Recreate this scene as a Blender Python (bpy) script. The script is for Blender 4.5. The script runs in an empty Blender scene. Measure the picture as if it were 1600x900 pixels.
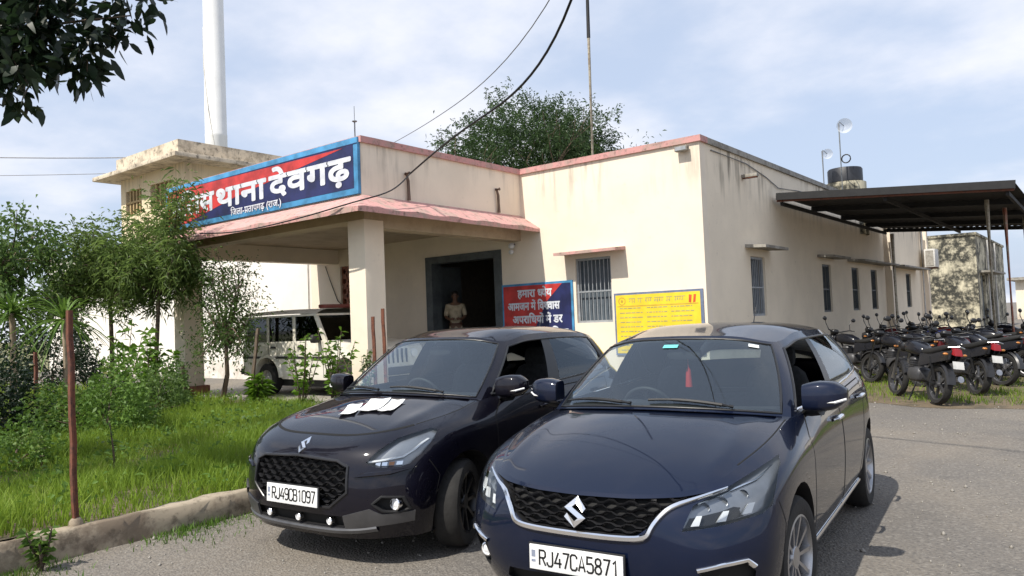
import bpy, bmesh, math, random
import numpy as np
from mathutils import Vector, Matrix
from mathutils.bvhtree import BVHTree

random.seed(7)
SC = bpy.context.scene
COL = SC.collection
R = math.radians

# ---------------------------------------------------------------- camera
CAM_YAW, CAM_PITCH, CAM_ROLL, FOCAL_PX = R(38.2), R(2.38), R(2.26), 1176.0
cd = bpy.data.cameras.new('camera')
cam = bpy.data.objects.new('camera', cd)
COL.objects.link(cam)
_f = Vector((-math.sin(CAM_YAW) * math.cos(CAM_PITCH), math.cos(CAM_YAW) * math.cos(CAM_PITCH), math.sin(CAM_PITCH)))
_r0 = Vector((math.cos(CAM_YAW), math.sin(CAM_YAW), 0))
_u0 = _r0.cross(_f)
_r = _r0 * math.cos(CAM_ROLL) - _u0 * math.sin(CAM_ROLL)
_u = _u0 * math.cos(CAM_ROLL) + _r0 * math.sin(CAM_ROLL)
cam.matrix_world = Matrix(((_r.x, _u.x, -_f.x, 0), (_r.y, _u.y, -_f.y, 0), (_r.z, _u.z, -_f.z, 1.58), (0, 0, 0, 1)))
cd.sensor_width = 36.0
cd.lens = 36.0 * FOCAL_PX / 1600.0
cd.clip_start, cd.clip_end = 0.05, 3000
SC.camera = cam

# ---------------------------------------------------------------- sky and sun
SUN_AZ = R(5)            # the sun stands in front of the facade (-Y), a little towards -X
SUN_EL = R(53)
to_sun = Vector((-math.sin(SUN_AZ) * math.cos(SUN_EL), -math.cos(SUN_AZ) * math.cos(SUN_EL), math.sin(SUN_EL)))
w = bpy.data.worlds.new('World')
SC.world = w
w.use_nodes = True
nt = w.node_tree
nt.nodes.clear()
sky = nt.nodes.new('ShaderNodeTexSky')
sky.sky_type = 'NISHITA'
sky.sun_disc = False
sky.sun_elevation = SUN_EL
sky.sun_rotation = math.atan2(to_sun.x, to_sun.y)
sky.air_density, sky.dust_density, sky.ozone_density = 1.0, 2.2, 1.0
tc = nt.nodes.new('ShaderNodeTexCoord')
sep = nt.nodes.new('ShaderNodeSeparateXYZ')
nt.links.new(tc.outputs['Generated'], sep.inputs[0])
def wmath(op, a, b=None, c=None, clamp=False):
    n = nt.nodes.new('ShaderNodeMath'); n.operation = op; n.use_clamp = clamp
    for i, v in enumerate((a, b, c)):
        if v is None: continue
        if isinstance(v, (int, float)): n.inputs[i].default_value = v
        else: nt.links.new(v, n.inputs[i])
    return n.outputs[0]
# clouds: noise laid on a flat layer high above the place (direction divided by its height)
zc = wmath('ADD', wmath('MAXIMUM', sep.outputs[2], 0.0), 0.22)
cmb = nt.nodes.new('ShaderNodeCombineXYZ')
nt.links.new(wmath('DIVIDE', sep.outputs[0], zc), cmb.inputs[0])
nt.links.new(wmath('DIVIDE', sep.outputs[1], zc), cmb.inputs[1])
def wnoise(scale, detail, off, rough=.58):
    mp = nt.nodes.new('ShaderNodeMapping'); mp.inputs['Location'].default_value = off
    nt.links.new(cmb.outputs[0], mp.inputs[0])
    n = nt.nodes.new('ShaderNodeTexNoise'); n.inputs['Scale'].default_value = scale
    n.inputs['Detail'].default_value = detail; n.inputs['Roughness'].default_value = rough
    nt.links.new(mp.outputs[0], n.inputs['Vector'])
    return n.outputs['Fac']
CLOUD_OFF = (7.3, 3.6, 0)
n1 = wnoise(0.95, 8, CLOUD_OFF, .55)
mr = nt.nodes.new('ShaderNodeMapRange'); mr.interpolation_type = 'SMOOTHSTEP'
mr.inputs['From Min'].default_value, mr.inputs['From Max'].default_value = 0.41, 0.68
nt.links.new(n1, mr.inputs['Value'])
bg1 = nt.nodes.new('ShaderNodeBackground'); bg1.inputs['Strength'].default_value = 0.10
nt.links.new(sky.outputs[0], bg1.inputs['Color'])
bg2 = nt.nodes.new('ShaderNodeBackground'); bg2.inputs['Color'].default_value = (.92, .93, 1.0, 1)
bg2.inputs['Strength'].default_value = 0.84
haze = nt.nodes.new('ShaderNodeBackground'); haze.inputs['Color'].default_value = (.66, .77, .98, 1)
haze.inputs['Strength'].default_value = 0.80
mh = nt.nodes.new('ShaderNodeMixShader'); mh.inputs[0].default_value = 0.72
nt.links.new(bg1.outputs[0], mh.inputs[1]); nt.links.new(haze.outputs[0], mh.inputs[2])
mx = nt.nodes.new('ShaderNodeMixShader')
nt.links.new(mr.outputs[0], mx.inputs[0]); nt.links.new(mh.outputs[0], mx.inputs[1]); nt.links.new(bg2.outputs[0], mx.inputs[2])
wo = nt.nodes.new('ShaderNodeOutputWorld')
nt.links.new(mx.outputs[0], wo.inputs['Surface'])

sl = bpy.data.lights.new('sun', 'SUN')
sl.energy, sl.angle, sl.color = 4.2, R(0.6), (1.0, .945, .85)
so = bpy.data.objects.new('sun', sl)
so.rotation_euler = to_sun.to_track_quat('Z', 'Y').to_euler()
so.location = (0, 0, 30)
COL.objects.link(so)
vs = SC.view_settings
vs.view_transform, vs.look, vs.exposure, vs.gamma = 'Standard', 'None', 0.4, 1.0
vs.use_curve_mapping = False

# ---------------------------------------------------------------- helpers
def tag(o, label=None, cat=None, group=None, kind=None):
    if label: o['label'] = label
    if cat: o['category'] = cat
    if group: o['group'] = group
    if kind: o['kind'] = kind
    return o

def thing(name, label, cat, loc=(0, 0, 0), rotz=0.0, group=None):
    o = bpy.data.objects.new(name, None)
    o.empty_display_size = .2
    COL.objects.link(o)
    o.location = loc
    o.rotation_euler = (0, 0, rotz)
    return tag(o, label, cat, group)

def copy_tree(o, parent=None):
    c = o.copy()
    COL.objects.link(c)
    c.parent = parent
    for ch in list(o.children):
        copy_tree(ch, c)
    return c

def sharp_by_angle(me, deg):
    bm = bmesh.new(); bm.from_mesh(me)
    lim = R(deg)
    for e in bm.edges:
        e.smooth = not (len(e.link_faces) == 2 and e.calc_face_angle(0) > lim)
    for f in bm.faces: f.smooth = True
    bm.to_mesh(me); bm.free()

def link_mesh(name, me, mat, parent=None, smooth=None):
    o = bpy.data.objects.new(name, me)
    if mat is not None: me.materials.append(mat)
    if smooth: sharp_by_angle(me, smooth)
    COL.objects.link(o)
    o.parent = parent
    return o

def frame_of(d):
    d = Vector(d).normalized()
    a = Vector((0, 0, 1)) if abs(d.z) < .9 else Vector((1, 0, 0))
    x = d.cross(a).normalized()
    return x, x.cross(d).normalized()

class MB:
    def __init__(s): s.v = []; s.f = []
    def add(s, v, f):
        k = len(s.v); s.v += [tuple(p) for p in v]; s.f += [tuple(i + k for i in q) for q in f]; return s
    def box(s, x0, x1, y0, y1, z0, z1):
        return s.add([(x0,y0,z0),(x1,y0,z0),(x1,y1,z0),(x0,y1,z0),(x0,y0,z1),(x1,y0,z1),(x1,y1,z1),(x0,y1,z1)],
                     [(0,3,2,1),(4,5,6,7),(0,1,5,4),(1,2,6,5),(2,3,7,6),(3,0,4,7)])
    def hexa(s, b, t):       # 4 bottom points, 4 top points (both counter-clockwise from above)
        return s.add(list(b) + list(t), [(0,3,2,1),(4,5,6,7),(0,1,5,4),(1,2,6,5),(2,3,7,6),(3,0,4,7)])
    def bar(s, a, b, w, h=None):
        a, b = Vector(a), Vector(b); h = w if h is None else h
        x, y = frame_of(b - a)
        q = [x * (-w/2) + y * (-h/2), x * (w/2) + y * (-h/2), x * (w/2) + y * (h/2), x * (-w/2) + y * (h/2)]
        return s.add([a + p for p in q] + [b + p for p in q], [(0,1,2,3),(7,6,5,4),(0,4,5,1),(1,5,6,2),(2,6,7,3),(3,7,4,0)])
    def tube(s, pts, rad, n=8, cap=True):
        pts = [Vector(p) for p in pts]
        if not isinstance(rad, (list, tuple)): rad = [rad] * len(pts)
        v, f = [], []
        x0 = None
        for i, p in enumerate(pts):
            d = pts[min(i+1, len(pts)-1)] - pts[max(i-1, 0)]
            if d.length < 1e-9: d = Vector((0, 0, 1))
            d.normalize()
            if x0 is None: x, y = frame_of(d)
            else:
                x = (x0 - d * x0.dot(d))
                x = x.normalized() if x.length > 1e-6 else frame_of(d)[0]
                y = d.cross(x)
            x0 = x
            for k in range(n):
                a = 2 * math.pi * k / n
                v.append(p + (x * math.cos(a) + y * math.sin(a)) * rad[i])
        for i in range(len(pts)-1):
            for k in range(n):
                a, b = i*n + k, i*n + (k+1) % n
                f.append((a, b, b+n, a+n))
        if cap:
            f.append(tuple(range(n-1, -1, -1))); f.append(tuple(range((len(pts)-1)*n, len(pts)*n)))
        return s.add(v, f)
    def lathe(s, prof, n=24, axis='z', c=(0,0,0), closed=False):
        # prof: (radius, height along axis)
        v, f = [], []
        for r, h in prof:
            for k in range(n):
                a = 2*math.pi*k/n; p, q = r*math.cos(a), r*math.sin(a)
                t = {'z': (p, q, h), 'x': (h, p, q), 'y': (q, h, p)}[axis]
                v.append((c[0]+t[0], c[1]+t[1], c[2]+t[2]))
        m = len(prof)
        for i in range(m if closed else m-1):
            for k in range(n):
                a, b = i*n+k, i*n+(k+1) % n; j = (i+1) % m
                f.append((a, b, j*n+(k+1) % n, j*n+k))
        return s.add(v, f)
    def prism(s, poly, z0, z1, axis='z'):
        n = len(poly)
        def P(a, b, h): return {'z': (a, b, h), 'y': (a, h, b), 'x': (h, a, b)}[axis]
        v = [P(a, b, z0) for a, b in poly] + [P(a, b, z1) for a, b in poly]
        f = [tuple(range(n-1, -1, -1)), tuple(range(n, 2*n))] + [(i, (i+1) % n, n+(i+1) % n, n+i) for i in range(n)]
        return s.add(v, f)
    def grid(s, P, wrap=False):
        m, n = len(P), len(P[0])
        v = [p for row in P for p in row]
        f = [(i*n+j, i*n+(j+1) % n, (i+1)*n+(j+1) % n, (i+1)*n+j) for i in range(m-1) for j in range(n if wrap else n-1)]
        return s.add(v, f)
    def ellipsoid(s, c, r, n=12, m=8, e=1.0):
        v, f = [], []
        def pw(t): return math.copysign(abs(t)**e, t)
        for i in range(m+1):
            a = math.pi*i/m - math.pi/2
            for k in range(n):
                b = 2*math.pi*k/n
                v.append((c[0]+r[0]*pw(math.cos(a))*pw(math.cos(b)), c[1]+r[1]*pw(math.cos(a))*pw(math.sin(b)), c[2]+r[2]*pw(math.sin(a))))
        f = [(i*n+k, i*n+(k+1) % n, (i+1)*n+(k+1) % n, (i+1)*n+k) for i in range(m) for k in range(n)]
        return s.add(v, f)
    def mesh(s, name):
        me = bpy.data.meshes.new(name); me.from_pydata(s.v, [], s.f)
        bm = bmesh.new(); bm.from_mesh(me)
        bmesh.ops.remove_doubles(bm, verts=bm.verts, dist=1e-5)
        bmesh.ops.recalc_face_normals(bm, faces=bm.faces)
        bm.to_mesh(me); bm.free()
        return me
    def raw(s, name):
        me = bpy.data.meshes.new(name); me.from_pydata(s.v, [], s.f); return me
    def build(s, name, mat, parent=None, smooth=None, bevel=0, loc=None):
        me = s.mesh(name)
        if bevel:
            bm = bmesh.new(); bm.from_mesh(me)
            ed = [e for e in bm.edges if len(e.link_faces) == 2 and e.calc_face_angle(0) > .5]
            bmesh.ops.bevel(bm, geom=ed, offset=bevel, segments=2, affect='EDGES', profile=.6, clamp_overlap=True)
            bm.to_mesh(me); bm.free()
            smooth = smooth or 35
        o = link_mesh(name, me, mat, parent, smooth)
        if loc is not None: o.location = loc
        return o

def box(name, mat, parent, x0, x1, y0, y1, z0, z1, bevel=0):
    return MB().box(x0, x1, y0, y1, z0, z1).build(name, mat, parent, bevel=bevel)

# ---------------------------------------------------------------- materials
class Mat:
    def __init__(s, name):
        s.m = bpy.data.materials.new(name); s.m.use_nodes = True
        s.t = s.m.node_tree; s.n = s.t.nodes
        s.b = s.n['Principled BSDF']; s.out = s.n['Material Output']
        s._co = None
    def link(s, a, b): s.t.links.new(a, b); return s
    def set(s, **k):
        for a, v in k.items():
            i = s.b.inputs[a.replace('_', ' ')]
            if hasattr(v, 'links'): s.link(v, i)
            else: i.default_value = (*v, 1) if isinstance(v, tuple) and len(v) == 3 else v
        return s
    def co(s, kind='Object'):
        if s._co is None: s._co = s.n.new('ShaderNodeTexCoord')
        return s._co.outputs[kind]
    def pos(s):
        g = s.n.new('ShaderNodeNewGeometry'); return g.outputs['Position']
    def noise(s, scale, detail=4, rough=.55, vec=None, stretch=None, out='Fac', dist=0):
        v = vec if vec is not None else s.co()
        if stretch:
            mp = s.n.new('ShaderNodeMapping'); mp.inputs['Scale'].default_value = stretch; s.link(v, mp.inputs[0]); v = mp.outputs[0]
        n = s.n.new('ShaderNodeTexNoise'); s.link(v, n.inputs['Vector'])
        n.inputs['Scale'].default_value = scale; n.inputs['Detail'].default_value = detail; n.inputs['Roughness'].default_value = rough
        n.inputs['Distortion'].default_value = dist
        return n.outputs[out]
    def voronoi(s, scale, vec=None, feature='F1', out='Distance'):
        n = s.n.new('ShaderNodeTexVoronoi'); s.link(vec if vec is not None else s.co(), n.inputs['Vector'])
        n.feature = feature; n.inputs['Scale'].default_value = scale
        return n.outputs[out]
    def rmp(s, fac, a, b, c0=0.0, c1=1.0):
        n = s.n.new('ShaderNodeMapRange'); n.interpolation_type = 'SMOOTHSTEP'
        s.link(fac, n.inputs['Value'])
        n.inputs['From Min'].default_value, n.inputs['From Max'].default_value = a, b
        n.inputs['To Min'].default_value, n.inputs['To Max'].default_value = c0, c1
        return n.outputs[0]
    def math(s, op, a, b=None):
        n = s.n.new('ShaderNodeMath'); n.operation = op
        for i, v in enumerate((a, b)):
            if v is None: continue
            if isinstance(v, (int, float)): n.inputs[i].default_value = v
            else: s.link(v, n.inputs[i])
        return n.outputs[0]
    def mix(s, fac, a, b):
        n = s.n.new('ShaderNodeMix'); n.data_type = 'RGBA'
        for sock, v in ((n.inputs['Factor'], fac), (n.inputs['A'], a), (n.inputs['B'], b)):
            if isinstance(v, (int, float)): sock.default_value = v
            elif isinstance(v, tuple): sock.default_value = (*v[:3], 1)
            else: s.link(v, sock)
        return n.outputs['Result']
    def bump(s, h, strength=.3, dist=.01):
        n = s.n.new('ShaderNodeBump'); n.inputs['Strength'].default_value = strength; n.inputs['Distance'].default_value = dist
        s.link(h, n.inputs['Height']); s.link(n.outputs[0], s.b.inputs['Normal']); return s
    def xyz(s, vec):
        n = s.n.new('ShaderNodeSeparateXYZ'); s.link(vec, n.inputs[0]); return n.outputs

def plain(name, col, rough=.6, metal=0.0, var=.15, scale=8, bump=0, bscale=40, spec=.5):
    m = Mat(name)
    c2 = tuple(max(0, c * (1 - var * 1.6)) for c in col)
    m.set(Base_Color=m.mix(m.rmp(m.noise(scale, 5), .35, .7), col, c2), Roughness=rough, Metallic=metal)
    m.b.inputs['Specular IOR Level'].default_value = spec
    if bump: m.bump(m.noise(bscale, 5), bump, .01)
    return m.m

def glass_mat(name, tint=(.75, .82, .82), ior=1.5, rough=0.02):
    m = Mat(name); n = m.n
    n.remove(m.b)
    tr = n.new('ShaderNodeBsdfTransparent'); tr.inputs[0].default_value = (*tint, 1)
    gl = n.new('ShaderNodeBsdfGlossy'); gl.inputs['Roughness'].default_value = rough; gl.inputs[0].default_value = (.84, .93, 1.0, 1)
    fr = n.new('ShaderNodeFresnel'); fr.inputs['IOR'].default_value = ior
    mx = n.new('ShaderNodeMixShader')
    m.link(fr.outputs[0], mx.inputs[0]); m.link(tr.outputs[0], mx.inputs[1]); m.link(gl.outputs[0], mx.inputs[2])
    m.link(mx.outputs[0], m.out.inputs['Surface'])
    return m.m

def dusty_glass(name, tint, ior, dust):
    """car glass with a thin film of dust that catches the light"""
    mt = glass_mat(name, tint, ior); t = mt.node_tree; n = t.nodes; out = n['Material Output']; src = out.inputs['Surface'].links[0].from_socket
    d = n.new('ShaderNodeBsdfDiffuse'); d.inputs[0].default_value = (.62, .68, .72, 1)
    nz = n.new('ShaderNodeTexNoise'); nz.inputs['Scale'].default_value = 2.5; nz.inputs['Detail'].default_value = 6
    tc_ = n.new('ShaderNodeTexCoord'); t.links.new(tc_.outputs['Object'], nz.inputs['Vector'])
    k = n.new('ShaderNodeMapRange'); k.inputs['To Min'].default_value = dust*.5; k.inputs['To Max'].default_value = dust*1.5; t.links.new(nz.outputs['Fac'], k.inputs['Value'])
    x = n.new('ShaderNodeMixShader'); t.links.new(k.outputs[0], x.inputs[0]); t.links.new(src, x.inputs[1]); t.links.new(d.outputs[0], x.inputs[2]); t.links.new(x.outputs[0], out.inputs['Surface'])
    return mt

def emis(name, col, s):
    m = Mat(name); m.set(Base_Color=col, Emission_Color=col, Emission_Strength=s); return m.m

# ---------------------------------------------------------------- lettering
def text_mesh(segs, size, bold=.012, track=0.0):
    """segs: list of strings, or (string, amount clipped off its right side) for half letters."""
    out = MB(); x = 0.0; any_clip = False
    for sg in segs:
        s, clip = sg if isinstance(sg, tuple) else (sg, 0)
        cu = bpy.data.curves.new('lettering', 'FONT'); cu.body = s; cu.size = 1.0; cu.offset = bold; cu.space_character = 1.0 + track
        cu.resolution_u = 3
        o = bpy.data.objects.new('lettering', cu); COL.objects.link(o)
        bpy.context.view_layer.update()
        me = bpy.data.meshes.new_from_object(o.evaluated_get(bpy.context.evaluated_depsgraph_get()))
        bpy.data.objects.remove(o); bpy.data.curves.remove(cu)
        bm = bmesh.new(); bm.from_mesh(me); bpy.data.meshes.remove(me)
        if s == '/':
            pass
        xm = max([v.co.x for v in bm.verts] or [0])
        if clip:
            bmesh.ops.bisect_plane(bm, geom=bm.verts[:] + bm.edges[:] + bm.faces[:], plane_co=(xm - clip, 0, 0), plane_no=(1, 0, 0), clear_outer=True)
            xm -= clip
        bm.verts.index_update()
        out.add([(v.co.x + x, v.co.y, 0) for v in bm.verts], [[v.index for v in f.verts] for f in bm.faces])
        bm.free()
        x += xm - bold * 1.5
        if s.endswith(' '): x += .28
    # scale
    out.v = [(a * size, b * size, 0) for a, b, _ in out.v]
    return out, x * size

def text_on(name, segs, size, mat, parent, origin, ux, uz, width=None, bold=.012, thick=.0015, track=0.0):
    """flat lettering with a little thickness, laid out from origin along ux (right) and uz (up)"""
    t, wd = text_mesh(segs, size, bold, track)
    sx = width / wd if width else 1.0
    ux, uz, o = Vector(ux), Vector(uz), Vector(origin)
    nrm = ux.cross(uz)
    m = MB(); n = len(t.v)
    pts = [o + ux * (a * sx) + uz * b for a, b, _ in t.v]
    m.add([p + nrm * thick for p in pts], t.f)
    ob = link_mesh(name, m.raw(name), mat, parent)
    return ob
# ================================================================ surfaces
def asphalt():
    m = Mat('worn_tarmac'); p = m.pos()
    a = m.noise(.55, 6, .6, p); b = m.noise(38, 4, .6, p); v = m.voronoi(62, p)
    c = m.mix(m.rmp(a, .35, .68), (.145, .132, .118), (.195, .172, .143))
    c = m.mix(m.math('MULTIPLY', m.rmp(b, .42, .7), .7), c, (.07, .066, .063))
    c = m.mix(m.math('MULTIPLY', m.rmp(m.noise(.21, 5, .6, p, dist=.6), .5, .68), .55), c, (.21, .175, .135))
    c = m.mix(m.math('MULTIPLY', m.rmp(m.noise(1.3, 6, .7, p), .58, .7), .45), c, (.06, .056, .053))
    c = m.mix(m.math('MULTIPLY', m.rmp(m.voronoi(48, p, out='Color'), .62, .85), .35), c, (.28, .26, .23))
    m.set(Base_Color=c, Roughness=.93)
    m.bump(m.math('ADD', m.math('MULTIPLY', v, .8), m.math('MULTIPLY', b, .7)), .65, .014)
    return m.m
def plaster(name, col, stain=.5, dark=(.14, .12, .09), zt=5.0, warm=.1):
    """painted plaster with vertical run-off streaks below the coping and dirt at the foot"""
    m = Mat(name); p = m.pos(); z = m.xyz(p)[2]
    c = m.mix(m.rmp(m.noise(.9, 5, .6, p), .35, .7), col, tuple(q*(1-warm) for q in col))
    st = m.noise(3.2, 6, .62, p, stretch=(1.6, 1.6, .16)); bl = m.noise(.55, 3, .5, p)
    top = m.rmp(z, zt-1.5, zt-.05)
    f = m.math('MULTIPLY', m.math('MULTIPLY', m.rmp(st, .45, .66), m.rmp(bl, .40, .60)), m.math('MULTIPLY', top, stain*1.6))
    c = m.mix(f, c, dark)
    foot = m.math('MULTIPLY', m.rmp(z, 1.1, .1), m.rmp(m.noise(1.6, 6, .65, p), .38, .7))
    c = m.mix(m.math('MULTIPLY', foot, .55), c, (.30, .22, .15))
    c = m.mix(m.math('MULTIPLY', m.rmp(m.noise(5, 6, .7, p), .60, .72), .22*stain*2), c, dark)
    m.set(Base_Color=c, Roughness=.88); m.bump(m.noise(22, 5, .6, p), .12, .01)
    return m.m
def mouldy():
    m = Mat('mouldy_plaster'); p = m.pos(); z = m.xyz(p)[2]
    a = m.noise(1.1, 7, .68, p); s = m.noise(2.6, 6, .65, p, stretch=(1.5, 1.5, .2)); k = m.noise(4.5, 5, .7, p)
    c = m.mix(m.rmp(a, .35, .65), (.62, .57, .42), (.46, .42, .31))
    c = m.mix(m.math('MULTIPLY', m.rmp(a, .40, .55), m.rmp(k, .30, .56)), c, (.04, .04, .033))
    c = m.mix(m.math('MULTIPLY', m.rmp(s, .5, .7), .75), c, (.06, .06, .05))
    m.set(Base_Color=c, Roughness=.95); m.bump(k, .2, .02); return m.m
CREAM = (.84, .735, .595)
MT = dict(tarmac=asphalt(), cream=plaster('cream_plaster', CREAM, .28), side_cream=plaster('side_plaster', (.86, .75, .59), .6), white_wall=plaster('pale_plaster', (.84, .80, .73), .25),  # side wall: slightly warmer cream with stronger streaks
    mould=mouldy(), parapet=None)
def weathered(name, col, worn, f=.5, rough=.85, sc=3):
    m = Mat(name); p = m.pos()
    c = m.mix(m.rmp(m.noise(sc, 7, .68, p), .45, .62), col, worn)
    c = m.mix(m.math('MULTIPLY', m.rmp(m.noise(sc*3.3, 6, .7, p), .5, .7), f), c, tuple(q*.35 for q in worn))
    m.set(Base_Color=c, Roughness=rough); m.bump(m.noise(18, 5, .6, p), .2, .01); return m.m
MT['parapet'] = weathered('stained_parapet', (.66, .57, .44), (.40, .34, .26), .95, .9, 1.6)
MT['soffit'] = weathered('shaded_soffit', (.46, .37, .26), (.38, .30, .21), .15, .95, 1.2)  # cream plaster browned in the colour for the shade under the porch
MT['pink'] = weathered('pink_coping', (.57, .29, .27), (.44, .29, .25), .7)
MT['chajja'] = weathered('pink_sunshade', (.58, .31, .285), (.42, .30, .255), .85, sc=2.6)
MT['concrete'] = weathered('kerb_concrete', (.36, .30, .22), (.20, .155, .11), .7, sc=3)
MT['oldconc'] = weathered('old_concrete', (.34, .32, .28), (.22, .20, .17), .6)
MT['rust'] = weathered('rusty_steel', (.16, .055, .03), (.09, .035, .022), .6, .8, 14)
MT['greysteel'] = weathered('grey_steel', (.22, .24, .25), (.16, .17, .18), .3, .5, 6)
MT['paleiron'] = weathered('pale_painted_iron', (.42, .38, .29), (.25, .2, .14), .6, .6, 9)
MT['doorgrey'] = weathered('grey_door_paint', (.085, .10, .105), (.06, .07, .075), .3, .55)
MT['bars'] = plain('window_bars', (.36, .38, .40), .5, .2)
MT['shutter'] = plain('shutter_grey', (.10, .125, .15), .6)
MT['soil'] = weathered('garden_soil', (.14, .105, .065), (.085, .07, .045), .5, .95)
MT['roofsheet'] = plain('roof_sheet', (.022, .022, .023), .8, .1)
MT['navy'] = plain('navy_paint', (.018, .024, .105), .5, 0, .3, 3)
MT['redp'] = plain('sign_red', (.60, .045, .04), .5, 0, .28, 3)
MT['skyb'] = plain('sign_light_blue', (.07, .30, .56), .5, 0, .3, 3)
MT['signw'] = plain('sign_white', (.70, .73, .79), .55, 0, .16, 4)
MT['yellow'] = plain('board_yellow', (.86, .62, .035), .5, 0, .1, 4)
MT['ochre'] = plain('board_ochre', (.62, .40, .05), .6)
MT['olive'] = plain('board_olive', (.42, .38, .16), .6)
MT['redt'] = plain('board_red', (.70, .10, .03), .6)
MT['cable'] = plain('black_cable', (.012, .012, .013), .6)
MT['wire'] = plain('grey_wire', (.22, .22, .23), .6)
MT['towerw'] = plain('tower_white', (.80, .80, .79), .6, 0, .06, .5)
MT['blacktank'] = plain('black_tank', (.02, .022, .028), .5)
MT['brick'] = weathered('brick_red', (.30, .12, .075), (.20, .09, .06), .4)
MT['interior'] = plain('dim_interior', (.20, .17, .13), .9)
MT['pipe'] = plain('white_pipe', (.62, .60, .56), .5)

# ================================================================ ground
ground = MB()
ground.grid([[(x, y, 0) for x in (-400, -60, -20, 20, 60, 400)] for y in (-400, -40, 0, 40, 100, 500)])
tag(ground.build('ground', MT['tarmac']), kind='structure')
field = Mat('far_field'); fp = field.pos()
field.set(Base_Color=field.mix(field.rmp(field.noise(.12, 6, .6, fp), .35, .65), (.12, .13, .05), (.22, .19, .10)), Roughness=1.0)
MB().grid([[(x, y, .02) for x in (-400, -38.5)] for y in (-100, 300)]).build('field', field.m)
tag(bpy.data.objects['field'], kind='structure')
# garden bed behind the kerb, gently uneven
def bed_z(x, y): return .13 + .05*math.sin(x*.9+1)*math.sin(y*.8) + .03*math.sin(x*2.3+y*1.7)
bd = MB().grid([[(x, y, bed_z(x, y)) for x in np.linspace(-38, -6.04, 70)] for y in np.linspace(-4, 8.55, 34)])
tag(bd.build('garden_bed', MT['soil'], None, smooth=60), kind='structure')
# strip of rough ground by the bike shed
def lot_z(x, y): return .03 + .02*math.sin(x*1.9)*math.sin(y*1.3)
lot = MB().grid([[(x, y + .35*math.sin(x*1.1+.5)*(1 if j == 0 else 0) + .12*math.sin(x*3.7)*(1 if j == 0 else 0), 0.004 if j == 0 else lot_z(x, y)) for x in np.linspace(-5.95, 24, 60)] for j, y in enumerate(np.linspace(13.2, 46, 30))])
tag(lot.build('rough_ground', MT['soil'], None, smooth=60), kind='structure')
# kerb: one cast strip with an uneven top
kb = MB(); rows = []
random.seed(3)
for y in np.linspace(-4, 8.6, 90):
    n1, n2, n3 = [random.uniform(-.016, .016) for _ in range(3)]
    x = -5.9 + .01*math.sin(y*2.1)
    rows.append([(x, y, -.05), (x+n1, y, .09), (x-.012+n2, y, .185+n3), (x-.035, y, .202+n3), (x-.12, y, .205+n1), (x-.145+n2, y, .19), (x-.15, y, -.05)])
tag(kb.grid(rows).build('kerb', MT['concrete'], None, smooth=50), kind='structure')

# ================================================================ the station building
Y0, YF, XS, XP, H = 13.65, 8.95, -6.0, -10.4, 5.0
def wall_tiles(a0, a1, z0, z1, openings):
    """rectangles that fill a wall round its openings"""
    A = sorted({a0, a1, *[o[0] for o in openings], *[o[1] for o in openings]}); Z = sorted({z0, z1, *[o[2] for o in openings], *[o[3] for o in openings]})
    out = []
    for p, q in zip(A, A[1:]):
        run = None
        for r, s in zip(Z, Z[1:]):
            hole = any(o[0] <= (p+q)/2 <= o[1] and o[2] <= (r+s)/2 <= o[3] for o in openings)
            if hole:
                if run: out.append((p, q, *run)); run = None
            else: run = (run[0], s) if run else (r, s)
        if run: out.append((p, q, *run))
    return out
st = thing('police_station', 'cream single-storey police station with pink coping and columned car porch', 'building', (-11, Y0, 0))
SO = Vector((-11, Y0, 0))
class B2(MB):          # builds in world space, stored relative to the building's base
    def build(s, name, mat, parent=None, smooth=None, bevel=0, loc=None):
        s.v = [(x-SO.x, y-SO.y, z-SO.z) for x, y, z in s.v]
        return MB.build(s, name, mat, parent or st, smooth, bevel, loc)
T = .24
DOOR = (-13.3, -11.16, .55, 3.12); FW = (-8.98, -8.09, 1.44, 2.83)
m = B2()
for a, b, c, d in wall_tiles(-18.2, XS, -.2, H-.12, [DOOR, FW, (-16.88, -16.45, 1.85, 3.25)]): m.box(a, b, Y0, Y0+T, c, d)
m.build('front_wall', MT['cream'])
m = B2()
for a, b, c, d in wall_tiles(-37.2, -18.2, -.2, H-.12, [(-35.17, -34.33, 1.2, 2.8)]): m.box(a, b, Y0+.003, Y0+T, c, d)
m.build('wing_wall', MT['white_wall'])
SW = [(16.03, 16.9), (21.28, 22.1), (24.3, 25.12), (26.67, 27.5), (29.58, 30.45), (32.2, 33.1)]
m = B2()
for a, b, c, d in wall_tiles(Y0+T, 36.5, -.2, H-.12, [(a, b, 1.44, 2.75) for a, b in SW]): m.box(XS-T, XS, a, b, c, d)
m.build('side_wall', MT['side_cream'])
m = B2(); m.box(-37.2, XS-T, 36.2, 36.5, -.2, H-.2); m.box(-37.2, -36.95, Y0+T, 36.2, -.2, H-.2); m.build('rear_wall', MT['cream'])
m = B2(); m.box(-37.0, XS-T, Y0+T, 36.2, 3.7, 3.85); m.build('roof_slab', MT['oldconc'])
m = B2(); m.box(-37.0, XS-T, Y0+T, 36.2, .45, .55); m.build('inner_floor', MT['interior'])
# entrance hall seen through the door
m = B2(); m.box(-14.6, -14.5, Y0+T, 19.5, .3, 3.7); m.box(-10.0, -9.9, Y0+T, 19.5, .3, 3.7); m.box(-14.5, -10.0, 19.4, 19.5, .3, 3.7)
m.build('hall_wall', MT['interior'])
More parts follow.
